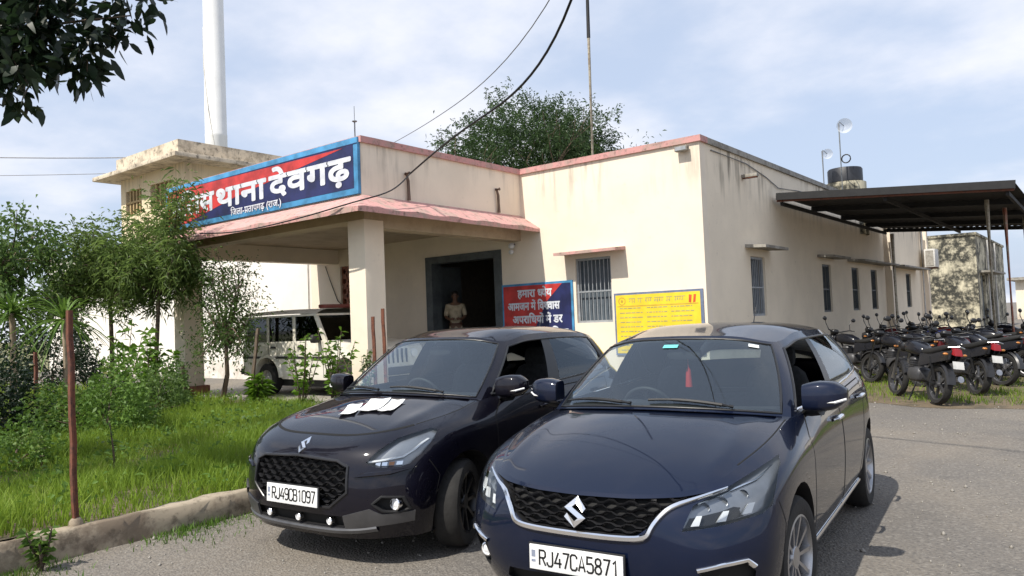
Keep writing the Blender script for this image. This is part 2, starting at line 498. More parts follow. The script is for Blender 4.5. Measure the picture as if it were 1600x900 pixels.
# copings
m = B2(); m.box(XP+.003, XS+.05, Y0-.05, Y0+T+.05, H-.12, H); m.build('coping', MT['pink'])
m = B2(); m.box(XS-T-.05, XS+.05, Y0+T+.05, 36.5, H-.12, H-.003); m.build('coping', MT['oldconc'])
m = B2(); m.box(-37.25, -17.2, Y0-.05, Y0+T+.05, H-.12, H-.002); m.build('coping', MT['oldconc'])
# ---- porch
PL = -17.3
m = B2(); m.box(PL, XP, YF, YF+.2, 3.92, H-.12); m.box(XP-.2, XP, YF+.2, Y0, 3.92, H-.12); m.box(PL, PL+.2, YF+.2, Y0, 3.92, H-.12); m.build('porch_parapet', MT['cream'])
m = B2(); m.box(PL, XP+.05, YF-.03, YF+.22, H-.12, H-.004); m.box(XP-.24, XP+.05, YF+.22, Y0-.05, H-.12, H-.002); m.build('porch_coping', MT['pink'])
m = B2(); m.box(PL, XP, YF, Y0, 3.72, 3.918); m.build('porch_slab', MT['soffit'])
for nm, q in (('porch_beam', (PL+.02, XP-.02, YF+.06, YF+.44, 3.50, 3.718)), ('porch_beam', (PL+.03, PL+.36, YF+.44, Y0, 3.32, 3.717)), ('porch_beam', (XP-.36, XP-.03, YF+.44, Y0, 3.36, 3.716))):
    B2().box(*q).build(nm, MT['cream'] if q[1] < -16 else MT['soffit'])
for x0 in (-10.88, -17.24):
    B2().box(x0, x0+.46, YF+.05, YF+.52, 0, 3.499).build('porch_column', MT['cream'], bevel=.015)
    B2().box(x0-.09, x0+.55, YF-.04, YF+.61, 0, .32).build('column_plinth', MT['brick'], bevel=.02)
# sloping sunshade round the porch: front, right and left arms
OV = .62
def shade_prof(d, k): return None
m = B2()
zi, zo = 3.93, 3.60
front = [[(PL-OV, YF-OV, zo), (XP+OV, YF-OV, zo)], [(PL, YF-.001, zi), (XP, YF-.001, zi)]]
seg = 40
random.seed(5)
def strip(p0, p1, q0, q1, n, drop):
    rt, rb = [], []
    for i in range(n+1):
        t = i/n; a = Vector(p0).lerp(Vector(p1), t); b = Vector(q0).lerp(Vector(q1), t)
        dz = .012*math.sin(i*.9) + random.uniform(-.008, .008)
        rt.append([a+Vector((0, 0, -drop)), a+Vector((0, 0, dz)), a.lerp(b, .5)+Vector((0, 0, random.uniform(-.008, .012))), b])
        rb.append([a+Vector((0, 0, -drop)), b+Vector((0, 0, -.09))])
    m.grid(rt); m.grid(rb)
strip((PL-OV, YF-OV, zo), (XP+OV, YF-OV, zo), (PL, YF, zi), (XP, YF, zi), 46, .09)
strip((XP+OV, YF-OV, zo), (XP+OV-.1, Y0, zo), (XP, YF, zi), (XP, Y0, zi), 34, .09)
strip((PL-OV, YF-OV, zo), (PL-OV, Y0, zo), (PL, YF, zi), (PL, Y0, zi), 20, .09)
m.add([(XP+OV-.1, Y0-.004, zo-.09), (XP, Y0-.004, zi-.09), (XP, Y0-.004, zi), (XP+OV-.1, Y0-.004, zo)], [(0, 1, 2, 3)])
m.build('sloping_sunshade', MT['chajja'], smooth=30)
# porch floor with a painted edge
m = B2(); m.box(PL-.3, XP+.4, YF-.35, Y0, -.05, .12); m.build('porch_floor', MT['oldconc'])
m = B2(); m.box(PL-.3, XP+.4, YF-.42, YF-.353, -.05, .118); m.build('porch_floor_edge', MT['brick'])
# ---- windows
def window(axis, a, b, z0, z1, pos, face, n=9, bars='bars'):
    """axis 'x': window in a wall that runs along X, seen from -Y; 'y': wall along Y, seen from +X"""
    w_ = bpy.data.objects.new('window', None); COL.objects.link(w_); w_.parent = st
    def bx(mm, p, q, d0, d1, r, s):
        if axis == 'x': mm.box(p, q, pos+d0, pos+d1, r, s)
        else: mm.box(pos-d1, pos-d0, p, q, r, s)
    f = B2()
    bx(f, a, a+.05, .05, .13, z0, z1); bx(f, b-.05, b, .05, .13, z0, z1); bx(f, a+.05, b-.05, .05, .13, z1-.05, z1); bx(f, a+.05, b-.05, .05, .13, z0, z0+.05)
    f.build('window_frame', MT[bars], w_)
    g = B2()
    for k in range(1, n):
        c = a+(b-a)*k/n; bx(g, c-.008, c+.008, .045, .061, z0+.05, z1-.05)
    for zz in (z0+(z1-z0)*.48,): bx(g, a+.05, b-.05, .035, .044, zz-.015, zz+.015)
    g.build('window_bars', MT[bars], w_)
    s = B2(); mid = (a+b)/2
    bx(s, a+.05, mid-.004, .15, .17, z0+.05, z1-.05); s.build('shutter', face, w_)
    s = B2(); bx(s, mid+.004, b-.05, .15, .17, z0+.05, z1-.05); s.build('shutter', face, w_)
    return w_
window('x', *FW[:2], FW[2], FW[3], Y0, MT['shutter'], 9)
for i, (a, b) in enumerate(SW): window('y', a, b, 1.44, 2.75, XS, MT['shutter'] if i == 0 else plain('shaded_opening', (.02, .024, .026), .7) if i == 1 else bpy.data.materials['shaded_opening'], 8, 'bars' if i == 0 else 'doorgrey')  # farther openings: their sunless depth painted as near-black panels
window('x', -35.17, -34.33, 1.2, 2.8, Y0, MT['shutter'], 6)
# window sunshades
def slab(a, b, z, pos, axis, out, mat, thick=.07):
    m = B2()
    if axis == 'x': m.hexa([(a, pos-out, z-.03), (b, pos-out, z-.03), (b, pos+.01, z), (a, pos+.01, z)], [(a, pos-out, z+thick-.04), (b, pos-out, z+thick-.04), (b, pos+.01, z+thick), (a, pos+.01, z+thick)])
    else: m.hexa([(pos-.01, a, z), (pos+out, a, z-.03), (pos+out, b, z-.03), (pos-.01, b, z)], [(pos-.01, a, z+thick), (pos+out, a, z+thick-.04), (pos+out, b, z+thick-.04), (pos-.01, b, z+thick)])
    m.build('window_sunshade', mat)
slab(-9.25, -7.72, 2.93, Y0, 'x', .42, MT['chajja'])
slab(15.75, 17.2, 2.92, XS, 'y', .45, MT['oldconc'])
slab(20.9, 22.5, 2.92, XS, 'y', .45, MT['oldconc'])
slab(23.9, 28.6, 2.92, XS, 'y', .5, MT['oldconc'])
slab(29.2, 34.2, 2.92, XS, 'y', .55, MT['oldconc'])
# pilasters between the far windows
for y in (28.75, 35.6):
    B2().box(XS-.02, XS+.22, y, y+.3, -.1, H-.3).build('pilaster', MT['cream'])
# ---- entrance door surround
dr = bpy.data.objects.new('entrance_door', None); COL.objects.link(dr); dr.parent = st
for q in ((-13.49, -13.27, .3, 3.22), (-11.24, -11.02, .3, 3.22)):
    B2().box(q[0], q[1], Y0-.03, Y0+.3, q[2], q[3]).build('door_jamb', MT['doorgrey'], dr)
B2().box(-13.27, -11.24, Y0-.03, Y0+.3, 3.05, 3.22).build('door_head', MT['doorgrey'], dr)
for x, s in ((-13.42, 1), (-11.0, -1)):
    B2().box(x-.03, x+.03, Y0+.32, Y0+1.2, .32, 3.0).build('door_leaf', MT['doorgrey'], dr)
# doorsteps
B2().box(-13.9, -10.6, Y0-.35, Y0, .12, .55).build('doorstep', MT['oldconc'])
# ---- ventilation block with round holes by the porch wall
vb = B2()
bmv = bmesh.new()
cells = [(r, c) for r in range(5) for c in range(2)]
wv, hv = .43, 1.4
for r, c in cells:
    cx, cz = -16.88+.1075+.215*c, 1.85+.14+.28*r; n = 12
    ring = [(cx+.075*math.cos(2*math.pi*k/n), cz+.075*math.sin(2*math.pi*k/n)) for k in range(n)]
    sq = []
    for k in range(n):
        a = 2*math.pi*k/n; u, v_ = math.cos(a), math.sin(a); s = 1/max(abs(u), abs(v_)*(.1075/.14)) ; sq.append((cx+min(.1075, max(-.1075, u*s*.1075)), cz+min(.14, max(-.14, v_*s*.1075))))
    for k in range(n):
        j = (k+1) % n
        for y in (Y0+.06,):
            vb.add([(ring[k][0], y, ring[k][1]), (ring[j][0], y, ring[j][1]), (sq[j][0], y, sq[j][1]), (sq[k][0], y, sq[k][1])], [(0, 1, 2, 3)])
        vb.add([(ring[k][0], Y0+.06, ring[k][1]), (ring[j][0], Y0+.06, ring[j][1]), (ring[j][0], Y0+.16, ring[j][1]), (ring[k][0], Y0+.16, ring[k][1])], [(0, 1, 2, 3)])
vb.build('ventilation_block', MT['brick'])
# ---- stair room on the roof
xm, ym = -25.53, Y0
m = B2()
for a, b, c, d in wall_tiles(-30.6, -25.75, 3.9, 7.75, [(-30.2, -28.9, 6.25, 7.2), (-28.2, -26.6, 6.25, 7.2)]): m.box(a, b, ym+.25, ym+.45, c, d)
m.box(-25.95, -25.75, ym+.45, 19.0, 3.9, 7.75); m.box(-30.6, -30.4, ym+.45, 19.0, 3.9, 7.75); m.box(-30.4, -25.95, 18.8, 19.0, 3.9, 7.75)
m.build('stair_room_wall', plaster('stair_plaster', (.74, .62, .42), .3, zt=8))
B2().box(-31.4, -24.9, ym-.5, 19.6, 7.70, 7.86).build('stair_room_roof', MT['parapet'], bevel=.02)
m = B2(); m.box(-30.3, xm, ym-.05, ym+.1, 7.861, 8.45); m.box(xm-.15, xm, ym+.1, 19.0, 7.861, 8.45); m.box(-30.3, -30.15, ym+.1, 19.0, 7.861, 8.45)
m.build('stair_room_parapet', MT['parapet'])
for a, b in ((-30.2, -28.9), (-28.2, -26.6)):
    g = B2(); n = 5
    for k in range(1, n): c = a+(b-a)*k/n; g.box(c-.05, c+.05, ym+.3, ym+.4, 6.25, 7.2)
    g.box(a, b, ym+.28, ym+.299, 6.7, 6.78); g.build('stair_room_grille', plain('grille_ochre', (.45, .33, .16), .8))
# ---- drains, brackets and conduits
for y in (10.06, 12.78):
    m = B2(); m.tube([(XP+.05, y+.02, 3.93), (XP+.06, y, 4.30), (XP+.04, y-.02, 4.44)], [.035, .03, .02], 8)
    m.tube([(XP+.02, y-.02, 4.44), (XP+.12, y-.02, 4.44)], .035, 8); m.build('cable_bracket', plain('rusty_bracket', (.17, .11, .08), .8) if y < 11 else bpy.data.materials['rusty_bracket'], smooth=40)
m = B2(); m.tube([(XS+.02, Y0+.5, 4.78), (XS+.03, 16, 4.76), (XS+.02, 17.2, 4.62), (XS+.03, 18.0, 4.45)], .012, 6); m.tube([(XS+.03, 18.0, 4.45), (XS+.02, 19.5, 4.55), (XS+.03, 22, 4.6)], .012, 6)
m.build('wall_cable', MT['wire'])
m = B2(); m.tube([(-17.5, Y0-.02, 3.3), (-17.3, Y0-.03, 2.9), (-17.0, Y0-.02, 2.3), (-16.5, Y0-.02, 1.95)], .012, 6); m.build('porch_cable', MT['cable'])
m = B2(); m.tube([(-18.3, Y0-.03, 4.6), (-18.3, Y0-.03, .2)], .02, 8); m.build('rain_pipe', MT['pipe'])
for y in (29.2, 35.2, 36.3):
    B2().tube([(XS+.1, y, .1), (XS+.1, y, 4.7)], .05, 8).build('rain_pipe', MT['pipe'] if y > 30 else MT['oldconc'], smooth=50)

# ================================================================ sign over the porch
def board(name, label, x0, x1, z0, z1, y, cat='sign'):
    return thing(name, label, cat, ((x0+x1)/2, y, z0))
class WB(MB):          # world-space builder under any root without rotation
    def build(s, name, mat, parent, smooth=None, bevel=0, loc=None):
        p = parent; off = Vector((0, 0, 0))
        while p is not None: off += p.location; p = p.parent
        s.v = [(x-off.x, y-off.y, z-off.z) for x, y, z in s.v]
        return MB.build(s, name, mat, parent, smooth, bevel, loc)
def lettering(parent, segs, x, z, size, y, mat, width=None, bold=.02, thick=.003):
    off = Vector(parent.location); b = bold*size; t_, wd = text_mesh(segs, size, .006)
    sx = width/wd if width else 1.0; m = MB()
    for k, (dx, dz) in enumerate(((0, 0), (-b, 0), (b, 0), (0, b), (0, -b), (b*.7, b*.7), (-b*.7, -b*.7), (b*.7, -b*.7), (-b*.7, b*.7))):
        m.add([(x+a*sx+dx-off.x, y-thick-.0002*k-off.y, z+c+dz-off.z) for a, c, _ in t_.v], t_.f)
    return link_mesh('lettering', m.raw('lettering'), mat, parent)
sx0, sx1, sz0, sz1 = -17.28, XP-.005, 3.945, 4.975
sg_ = board('sign_board', 'long blue and red Hindi police station signboard across the porch front', sx0, sx1, sz0, sz1, YF)
yb = YF-.07
WB().box(sx0, sx1, yb, YF-.002, sz0, sz1).build('frame', MT['skyb'], sg_, bevel=.008)
bw = .11
WB().box(sx0+bw, sx1-bw, yb-.004, yb-.001, sz0+bw, sz1-bw).build('panel', MT['navy'], sg_)
ix0, ix1, iz0, iz1 = sx0+bw, sx1-bw, sz0+bw, sz1-bw; wI, hI = ix1-ix0, iz1-iz0
WB().prism([(ix0, iz0), (ix0+.12*wI, iz0), (ix0+.42*wI, iz0+.42*hI), (ix1-.28, iz1-.04), (ix0, iz1)][::-1], yb-.0075, yb-.0042, 'y').build('red_field', MT['redp'], sg_)
WB().box(sx0, sx1, yb-.0062, yb-.0042, sz1-bw-.012, sz1-bw+.004).build('edge_line', MT['navy'], sg_)
yl = yb-.008
lettering(sg_, ['देवगढ़'], -13.1, 4.25, .60, yl, MT['signw'], 2.5, .034)
lettering(sg_, ['थाना'], -15.1, 4.25, .60, yl, MT['signw'], 1.87, .034)
lettering(sg_, ['पुिलस'], -17.02, 4.25, .60, yl, MT['signw'], 1.84, .034)
lettering(sg_, ['िजला-प', 'तापगढ़ (राज.)'], -14.52, 4.02, .20, yl, MT['signw'], 1.8, .012)

w1 = text_mesh(['िजला-प'], .2, .006)[1]; w2 = text_mesh(['िजला-प', 'तापगढ़ (राज.)'], .2, .006)[1]; xq = -14.52+1.8*w1/w2-.055
stroke_bar = WB(); stroke_bar.add([(xq-.07, yb-.0115, 4.02), (xq-.05, yb-.0115, 4.01), (xq+.005, yb-.0115, 4.062), (xq-.01, yb-.0115, 4.075)], [(0, 1, 2, 3)]); stroke_bar.build('lettering', MT['signw'], sg_)
# ================================================================ boards on the front wall
rb = board('slogan_board', 'red and navy painted Hindi slogan board beside the entrance door', -11.02, -9.05, 1.05, 2.38, Y0)
WB().box(-11.02, -9.05, Y0-.03, Y0-.002, 1.05, 2.38).build('frame', MT['skyb'], rb)
WB().box(-10.97, -9.1, Y0-.034, Y0-.031, 1.10, 2.33).build('panel', MT['navy'], rb)
WB().prism([(-10.97, 1.10), (-10.97, 2.33), (-9.32, 2.33), (-9.75, 1.95), (-10.25, 1.10)], Y0-.038, Y0-.0345, 'y').build('red_field', MT['redp'], rb)
yl = Y0-.039
for segs, x, z, wd in ((['हमारा ', ('ध', .17), 'येय'], -10.55, 2.07, .95), (['आमजन में ', ('िवश', .17), 'वास'], -10.85, 1.78, 1.45), (['अपरािधयों में डर'], -10.72, 1.48, 1.38), (['राज', ('स', .17), 'थान पुिलस'], -10.72, 1.17, 1.52)):
    lettering(rb, segs, x, z, .25, yl, MT['signw'], wd, .03)
yb_ = board('notice_board', 'yellow painted notice board with small lettering near the wall corner', -8.02, -6.08, .75, 2.03, Y0)
WB().box(-8.03, -6.06, Y0-.03, Y0-.002, .75, 2.03).build('frame', plain('board_blue_grey', (.16, .20, .30), .6), yb_)
WB().box(-7.99, -6.12, Y0-.034, Y0-.031, .79, 1.985).build('panel', MT['yellow'], yb_)
WB().lathe([(.065, Y0-.037), (.085, Y0-.037), (.085, Y0-.034), (.065, Y0-.034)], 20, 'y', (-7.84, 0, 1.86), True).build('round_seal', MT['ochre'], yb_)
WB().lathe([(0, Y0-.037), (.03, Y0-.037), (.03, Y0-.034)], 12, 'y', (-7.84, 0, 1.86)).build('seal_centre', MT['ochre'], yb_)
hd = WB(); x = -7.68; random.seed(21)
while x < -6.5:
    l = random.uniform(.13, .26); hd.box(x, x+l, Y0-.0362, Y0-.0343, 1.90, 1.915)
    for k in range(int(l/.05)):
        xx = x+.02+.05*k; hd.box(xx, xx+.014, Y0-.0362, Y0-.0343, 1.815+random.choice((0, .02)), 1.90); hd.box(xx-.018, xx, Y0-.0362, Y0-.0343, 1.83+random.uniform(0, .03), 1.845+random.uniform(0, .03))
    x += l+.045
hd.build('heading_strokes', MT['olive'], yb_)['kind'] = 'stuff'
WB().prism([(-6.36, 1.78), (-6.31, 1.77), (-6.29, 1.92), (-6.35, 1.93)], Y0-.037, Y0-.0345, 'y').build('red_mark', MT['redt'], yb_)
WB().prism([(-6.27, 1.77), (-6.22, 1.78), (-6.20, 1.93), (-6.25, 1.93)], Y0-.037, Y0-.0345, 'y').build('red_mark', MT['redt'], yb_)
tl = WB()
random.seed(11)
for r in range(10):
    z = 1.70-.095*r
    for c0, c1 in ((-7.9, -7.35), (-7.28, -6.82), (-6.74, -6.24)):
        x = c0
        while x < c1-.05:
            l = random.uniform(.03, .12); l = min(l, c1-x); tl.box(x, x+l, Y0-.0362, Y0-.0343, z, z+.022); x += l+.018
tl.build('text_lines', MT['olive'], yb_)['kind'] = 'stuff'
WB().box(-7.95, -6.16, Y0-.0366, Y0-.0344, 1.745, 1.765).build('rule', MT['ochre'], yb_)

# ================================================================ wall fittings (things fixed to the building)
def cctv(x, y, z, label):
    c = thing('security_camera', label, 'camera', (x, y, z), 0)
    MB().tube([(0, 0, .08), (0, -.06, .08), (0, -.1, .06)], .022, 8).build('bracket', MT['cable'], c)
    MB().ellipsoid((0, -.12, .04), (.075, .075, .07), 14, 8).build('dome', plain('camera_white', (.7, .7, .7), .4) if 'camera_white' not in bpy.data.materials else bpy.data.materials['camera_white'], c, smooth=60)
    MB().ellipsoid((0, -.13, -.10), (.06, .06, .06), 14, 8).build('lens_ball', bpy.data.materials['camera_white'], c, smooth=60)
    return c
cctv(-10.62, Y0, 3.22, 'small white security camera on the wall between porch and slogan board')
fl = thing('flood_light', 'small flood light under the coping at the wall corner', 'lamp', (-6.32, Y0, 4.72))
MB().box(-.13, .13, -.16, -.04, 0, .1).build('housing', MT['oldconc'], fl, bevel=.01); MB().bar((0, -.04, .04), (0, 0, .04), .04).build('bracket', MT['rust'], fl)
MB().box(-.11, .11, -.166, -.161, .015, .085).build('lamp_glass', MT['bars'], fl)
tb = thing('wall_lamp', 'weathered tube lamp sticking out of the shaded side wall', 'lamp', (XS, 15.8, 4.42))
MB().box(0, .34, -.06, .06, 0, .07).build('housing', MT['oldconc'], tb, bevel=.01); MB().box(.02, .32, -.05, .05, -.02, -.001).build('tube_cover', MT['rust'], tb)
ac = thing('air_conditioner', 'white air conditioner box on the far end of the side wall', 'air conditioner', (XS+.2, 35.0, 3.05))
MB().box(0, .4, 0, .85, 0, .75).build('casing', MT['pipe'], ac, bevel=.02); MB().box(.06, .34, -.02, -.003, .06, .68).build('vent_panel', MT['oldconc'], ac); MB().bar((0, .1, -.03), (.4, .1, -.03), .05).bar((0, .7, -.03), (.4, .7, -.03), .05).build('bracket', MT['rust'], ac)

# ================================================================ bike shed
cs = thing('bike_shed', 'open lean-to shed with dark sheet roof sheltering the motorcycles', 'shed', (-3.6, 20, 0))
def RZ(x): return 4.22 + (x+5.9)/(4.65)*(-.37)
rf = WB(); xs = np.linspace(-5.88, -1.25, 60)
ya, ybk = 17.55, 28.4
for k, dz in ((0, .0), (1, -.012)):
    pass
top = [[(x, y, RZ(x)+.018*math.sin(i*math.pi/1.0*.9)) for i, x in enumerate(xs)] for y in (ya, ybk)]
rf.grid(top); rf.grid([[(x, y, z-.02) for x, y, z in r] for r in top]); rf.build('roof_sheet', MT['roofsheet'], cs, smooth=50)
for y in (ya+.05, 20.2, 23.0, 25.8, ybk-.1):
    WB().bar((-5.88, y, RZ(-5.88)-.09), (-1.28, y, RZ(-1.28)-.09), .06, .12).build('rafter', MT['rust'] if y < 18 else MT['roofsheet'], cs)
for x in (-5.8, -3.6, -1.4): WB().bar((x, ya+.1, RZ(x)-.19), (x, ybk-.15, RZ(x)-.19), .06, .08).build('purlin', MT['roofsheet'], cs)
WB().bar((-5.88, ya-.02, RZ(-5.88)-.03), (-1.25, ya-.02, RZ(-1.25)-.03), .03, .16).build('fascia', MT['roofsheet'], cs)
for i, (x, y) in enumerate(((-1.83, 18.6), (-1.68, 20.5), (-1.5, 23.2), (-1.45, 26), (-1.4, 28.2), (-5.6, 28.3))):
    WB().tube([(x, y, -.1), (x-.02, y, RZ(x)-.2)], .045 if i != 5 else .07, 8).build('post', MT['paleiron'] if i != 1 else weathered('red_post', (.32, .09, .05), (.36, .3, .22), .4, .7, 2), cs, smooth=50)

# ================================================================ on the roof
tk = thing('water_tank', 'black roof water tank behind the parapet above the shed', 'tank', (-6.45, 26, 3.85))
MB().lathe([(.50, 1.72), (.53, 1.75), (.53, 2.16), (.50, 2.2), (.3, 2.23), (.2, 2.25), (0, 2.25)], 24).build('tank_body', MT['blacktank'], tk, smooth=40)
MB().lathe([(.62, 0), (.62, 1.72), (0, 1.72)], 24).build('tank_base', MT['mould'], tk, smooth=40)
def milky():
    m = Mat('milky_dish'); m.set(Base_Color=(.62, .63, .64), Roughness=.5)
    t = m.n.new('ShaderNodeBsdfTransparent'); x = m.n.new('ShaderNodeMixShader'); x.inputs[0].default_value = .55
    m.link(m.b.outputs[0], x.inputs[1]); m.link(t.outputs[0], x.inputs[2]); m.link(x.outputs[0], m.out.inputs['Surface']); return m.m
def dish(x, y, z, h, s, label):
    d = thing('roof_dish', label, 'antenna', (x, y, z))
    MB().tube([(0, 0, 0), (0, 0, h)], .025, 8).build('mast', MT['greysteel'], d)
    prof = [(0, 0), (s*.4, .05), (s*.75, .15), (s, .28)]
    o = MB().lathe([(r_, -h_) for r_, h_ in prof], 20, 'y').build('dish_bowl', milky() if 'milky_dish' not in bpy.data.materials else bpy.data.materials['milky_dish'], d, smooth=50)
    o.location = (.16, -.06, h-.12); o.rotation_euler = (R(12), 0, R(18))
    MB().tube([(.16, -.06, h-.12), (.12, -.4, h-.05)], .012, 6).build('feed_arm', MT['greysteel'], d)
    return d
dish(-6.3, 25.0, 3.85, 3.5, .23, 'taller dish antenna on a thin mast beside the black tank')
dish(-6.9, 25.2, 3.85, 2.75, .16, 'shorter dish antenna on a thin mast beside the black tank')
MB().tube([(.16+.13*math.cos(a), 0, 2.35+.13*math.sin(a)) for a in np.linspace(0, 2*math.pi, 17)], .02, 6).build('cable_coil', MT['cable'], bpy.data.objects['roof_dish'])
ms = thing('radio_mast', 'tall thin radio mast rising from the roof, dark upper tube', 'mast', (-9.57, 15.5, 3.85))
MB().tube([(0, 0, 0), (.05, 0, 4.5)], .035, 8).build('lower_tube', MT['paleiron'], ms); MB().tube([(.05, 0, 4.5), (.12, 0, 9)], .045, 8).build('upper_tube', MT['cable'], ms)
am = thing('small_antenna', 'short whip antenna on top of the porch signboard', 'antenna', (-10.65, YF+.1, 4.99))
MB().tube([(0, 0, 0), (0, 0, .34)], .014, 6).build('stem', MT['greysteel'], am); MB().ellipsoid((0, 0, .34), (.05, .05, .02), 10, 6).build('disc', MT['greysteel'], am); MB().tube([(0, 0, .34), (0, 0, .62)], .006, 5).build('whip', MT['greysteel'], am)
# ================================================================ white tower far behind
tw = thing('white_tower', 'tall white tapering tower rising behind the stair room', 'tower', (-64.05, 37.82, 0))
MB().lathe([(1.05, 0), (1.02, 12), (.97, 19.5), (.98, 19.55), (.98, 19.8), (.96, 19.85), (.86, 45), (.86, 60)], 32).build('shaft', MT['towerw'], tw, smooth=30)
MB().tube([(-.75, -.62, 30), (-.2, -.96, 26), (.35, -.93, 22), (.8, -.55, 18), (1.0, -.1, 14)], .06, 6).build('cable', MT['pipe'], tw)
# ================================================================ wires
def wire(name, label, pts, r, mat):
    o = MB().tube(pts, r, 8).build(name, mat, None, smooth=60); return tag(o, label, 'cable')
def sag(a, b, n, s): 
    a, b = Vector(a), Vector(b); return [a.lerp(b, i/n) - Vector((0, 0, s*4*(i/n)*(1-i/n))) for i in range(n+1)]
# ================================================================ cars
def cspline(P, periodic=False):
    """cubic spline through P (knots at 0,1,2,...); returns an evaluator for arrays of parameters"""
    P = np.asarray(P, float); n = len(P)
    if periodic:
        A = np.zeros((n, n)); B = np.zeros_like(P)
        for i in range(n):
            A[i, i] = 4; A[i, (i-1) % n] = 1; A[i, (i+1) % n] = 1
            B[i] = 3 * (P[(i+1) % n] - P[(i-1) % n])
        D = np.linalg.solve(A, B)
    else:
        A = np.zeros((n, n)); B = np.zeros_like(P)
        A[0, 0], A[0, 1] = 2, 1; B[0] = 3 * (P[1] - P[0])
        A[-1, -1], A[-1, -2] = 2, 1; B[-1] = 3 * (P[-1] - P[-2])
        for i in range(1, n-1):
            A[i, i-1], A[i, i], A[i, i+1] = 1, 4, 1; B[i] = 3 * (P[i+1] - P[i-1])
        D = np.linalg.solve(A, B)
    def ev(u):
        u = np.asarray(u, float)
        if periodic:
            u = np.mod(u, n); i = np.minimum(np.floor(u).astype(int), n-1); j = (i+1) % n
        else:
            i = np.clip(np.floor(u).astype(int), 0, n-2); j = i+1
        t = (u - i)[..., None] if P.ndim > 1 else u - i
        h00 = 2*t**3 - 3*t**2 + 1; h10 = t**3 - 2*t**2 + t; h01 = -2*t**3 + 3*t**2; h11 = t**3 - t**2
        return h00*P[i] + h10*D[i] + h01*P[j] + h11*D[j]
    return ev

def loop_of(half):
    """half: points from front centre to rear centre (x >= 0); returns the mirrored closed list"""
    half = [tuple(p) for p in half]
    return half + [(-x, y, z) for x, y, z in half[-2:0:-1]]

def coons(F, K, EL, ER, bump=None):
    nw, nu = len(F), len(EL)
    u = np.linspace(0, 1, nu)[:, None, None]; v = np.linspace(0, 1, nw)[None, :, None]
    S = (1-v)*EL[:, None] + v*ER[:, None] + (1-u)*F[None] + u*K[None] - ((1-u)*(1-v)*F[0] + (1-u)*v*F[-1] + u*(1-v)*K[0] + u*v*K[-1])
    if bump is not None: S = S + bump(u, v)
    return S

def poly_in(pt, poly):
    x, y = pt; c = False; n = len(poly)
    for i in range(n):
        x1, y1 = poly[i]; x2, y2 = poly[(i+1) % n]
        if (y1 > y) != (y2 > y) and x < (x2-x1)*(y-y1)/(y2-y1) + x1: c = not c
    return c

def cookie(bm, poly, a, b, filt):
    """cut the outline poly (in the plane of axes a,b) into the faces that pass filt; returns the faces inside it"""
    lo = [min(p[k] for p in poly) - .02 for k in (0, 1)]; hi = [max(p[k] for p in poly) + .02 for k in (0, 1)]
    third = 3 - a - b
    def near(f):
        return filt(f) and max(v.co[a] for v in f.verts) > lo[0] and min(v.co[a] for v in f.verts) < hi[0] and \
            max(v.co[b] for v in f.verts) > lo[1] and min(v.co[b] for v in f.verts) < hi[1]
    n = len(poly)
    for i in range(n):
        p, q = poly[i], poly[(i+1) % n]
        d = (q[0]-p[0], q[1]-p[1]); L = math.hypot(*d)
        if L < 1e-6: continue
        no = [0, 0, 0]; no[a], no[b] = d[1]/L, -d[0]/L
        co = [0, 0, 0]; co[a], co[b] = p
        m = .03
        s0, s1 = (min(p[0], q[0])-m, min(p[1], q[1])-m), (max(p[0], q[0])+m, max(p[1], q[1])+m)
        fs = [f for f in bm.faces if near(f) and max(v.co[a] for v in f.verts) > s0[0] and min(v.co[a] for v in f.verts) < s1[0]
              and max(v.co[b] for v in f.verts) > s0[1] and min(v.co[b] for v in f.verts) < s1[1]]
        if not fs: continue
        g = set(fs)
        for f in fs: g.update(f.edges); g.update(f.verts)
        bmesh.ops.bisect_plane(bm, geom=list(g), plane_co=co, plane_no=no, dist=1e-5)
    res = []
    for f in bm.faces:
        if near(f):
            c = f.calc_center_median()
            if poly_in((c[a], c[b]), poly): res.append(f)
    return res

def take(bm, faces, name, mat, parent, smooth=40, shift=None, remove=True):
    """lift faces out of bm into an object of their own"""
    vs_, fs_ = {}, []
    for f in faces:
        fs_.append([vs_.setdefault(v, len(vs_)) for v in f.verts])
    co = [tuple(v.co) for v in vs_]
    if shift is not None:
        bmn = {v: v.normal for v in vs_}
        co = [tuple(v.co + (shift(v) if callable(shift) else Vector(shift))) for v in vs_]
    me = bpy.data.meshes.new(name); me.from_pydata(co, [], fs_)
    o = link_mesh(name, me, mat, parent, smooth) if mat is not None else None
    if remove: bmesh.ops.delete(bm, geom=faces, context='FACES')
    return o if o else me

def rim_wall(faces, off, name, mat, parent):
    """walls from the outline of a set of faces, inwards by off"""
    fs = set(faces); m = MB(); off = Vector(off)
    for f in faces:
        for e in f.edges:
            if sum(1 for g in e.link_faces if g in fs) == 1:
                p, q = e.verts[0].co, e.verts[1].co
                m.add([p, q, q + off, p + off], [(0, 1, 2, 3)])
    return m.build(name, mat, parent, smooth=50)

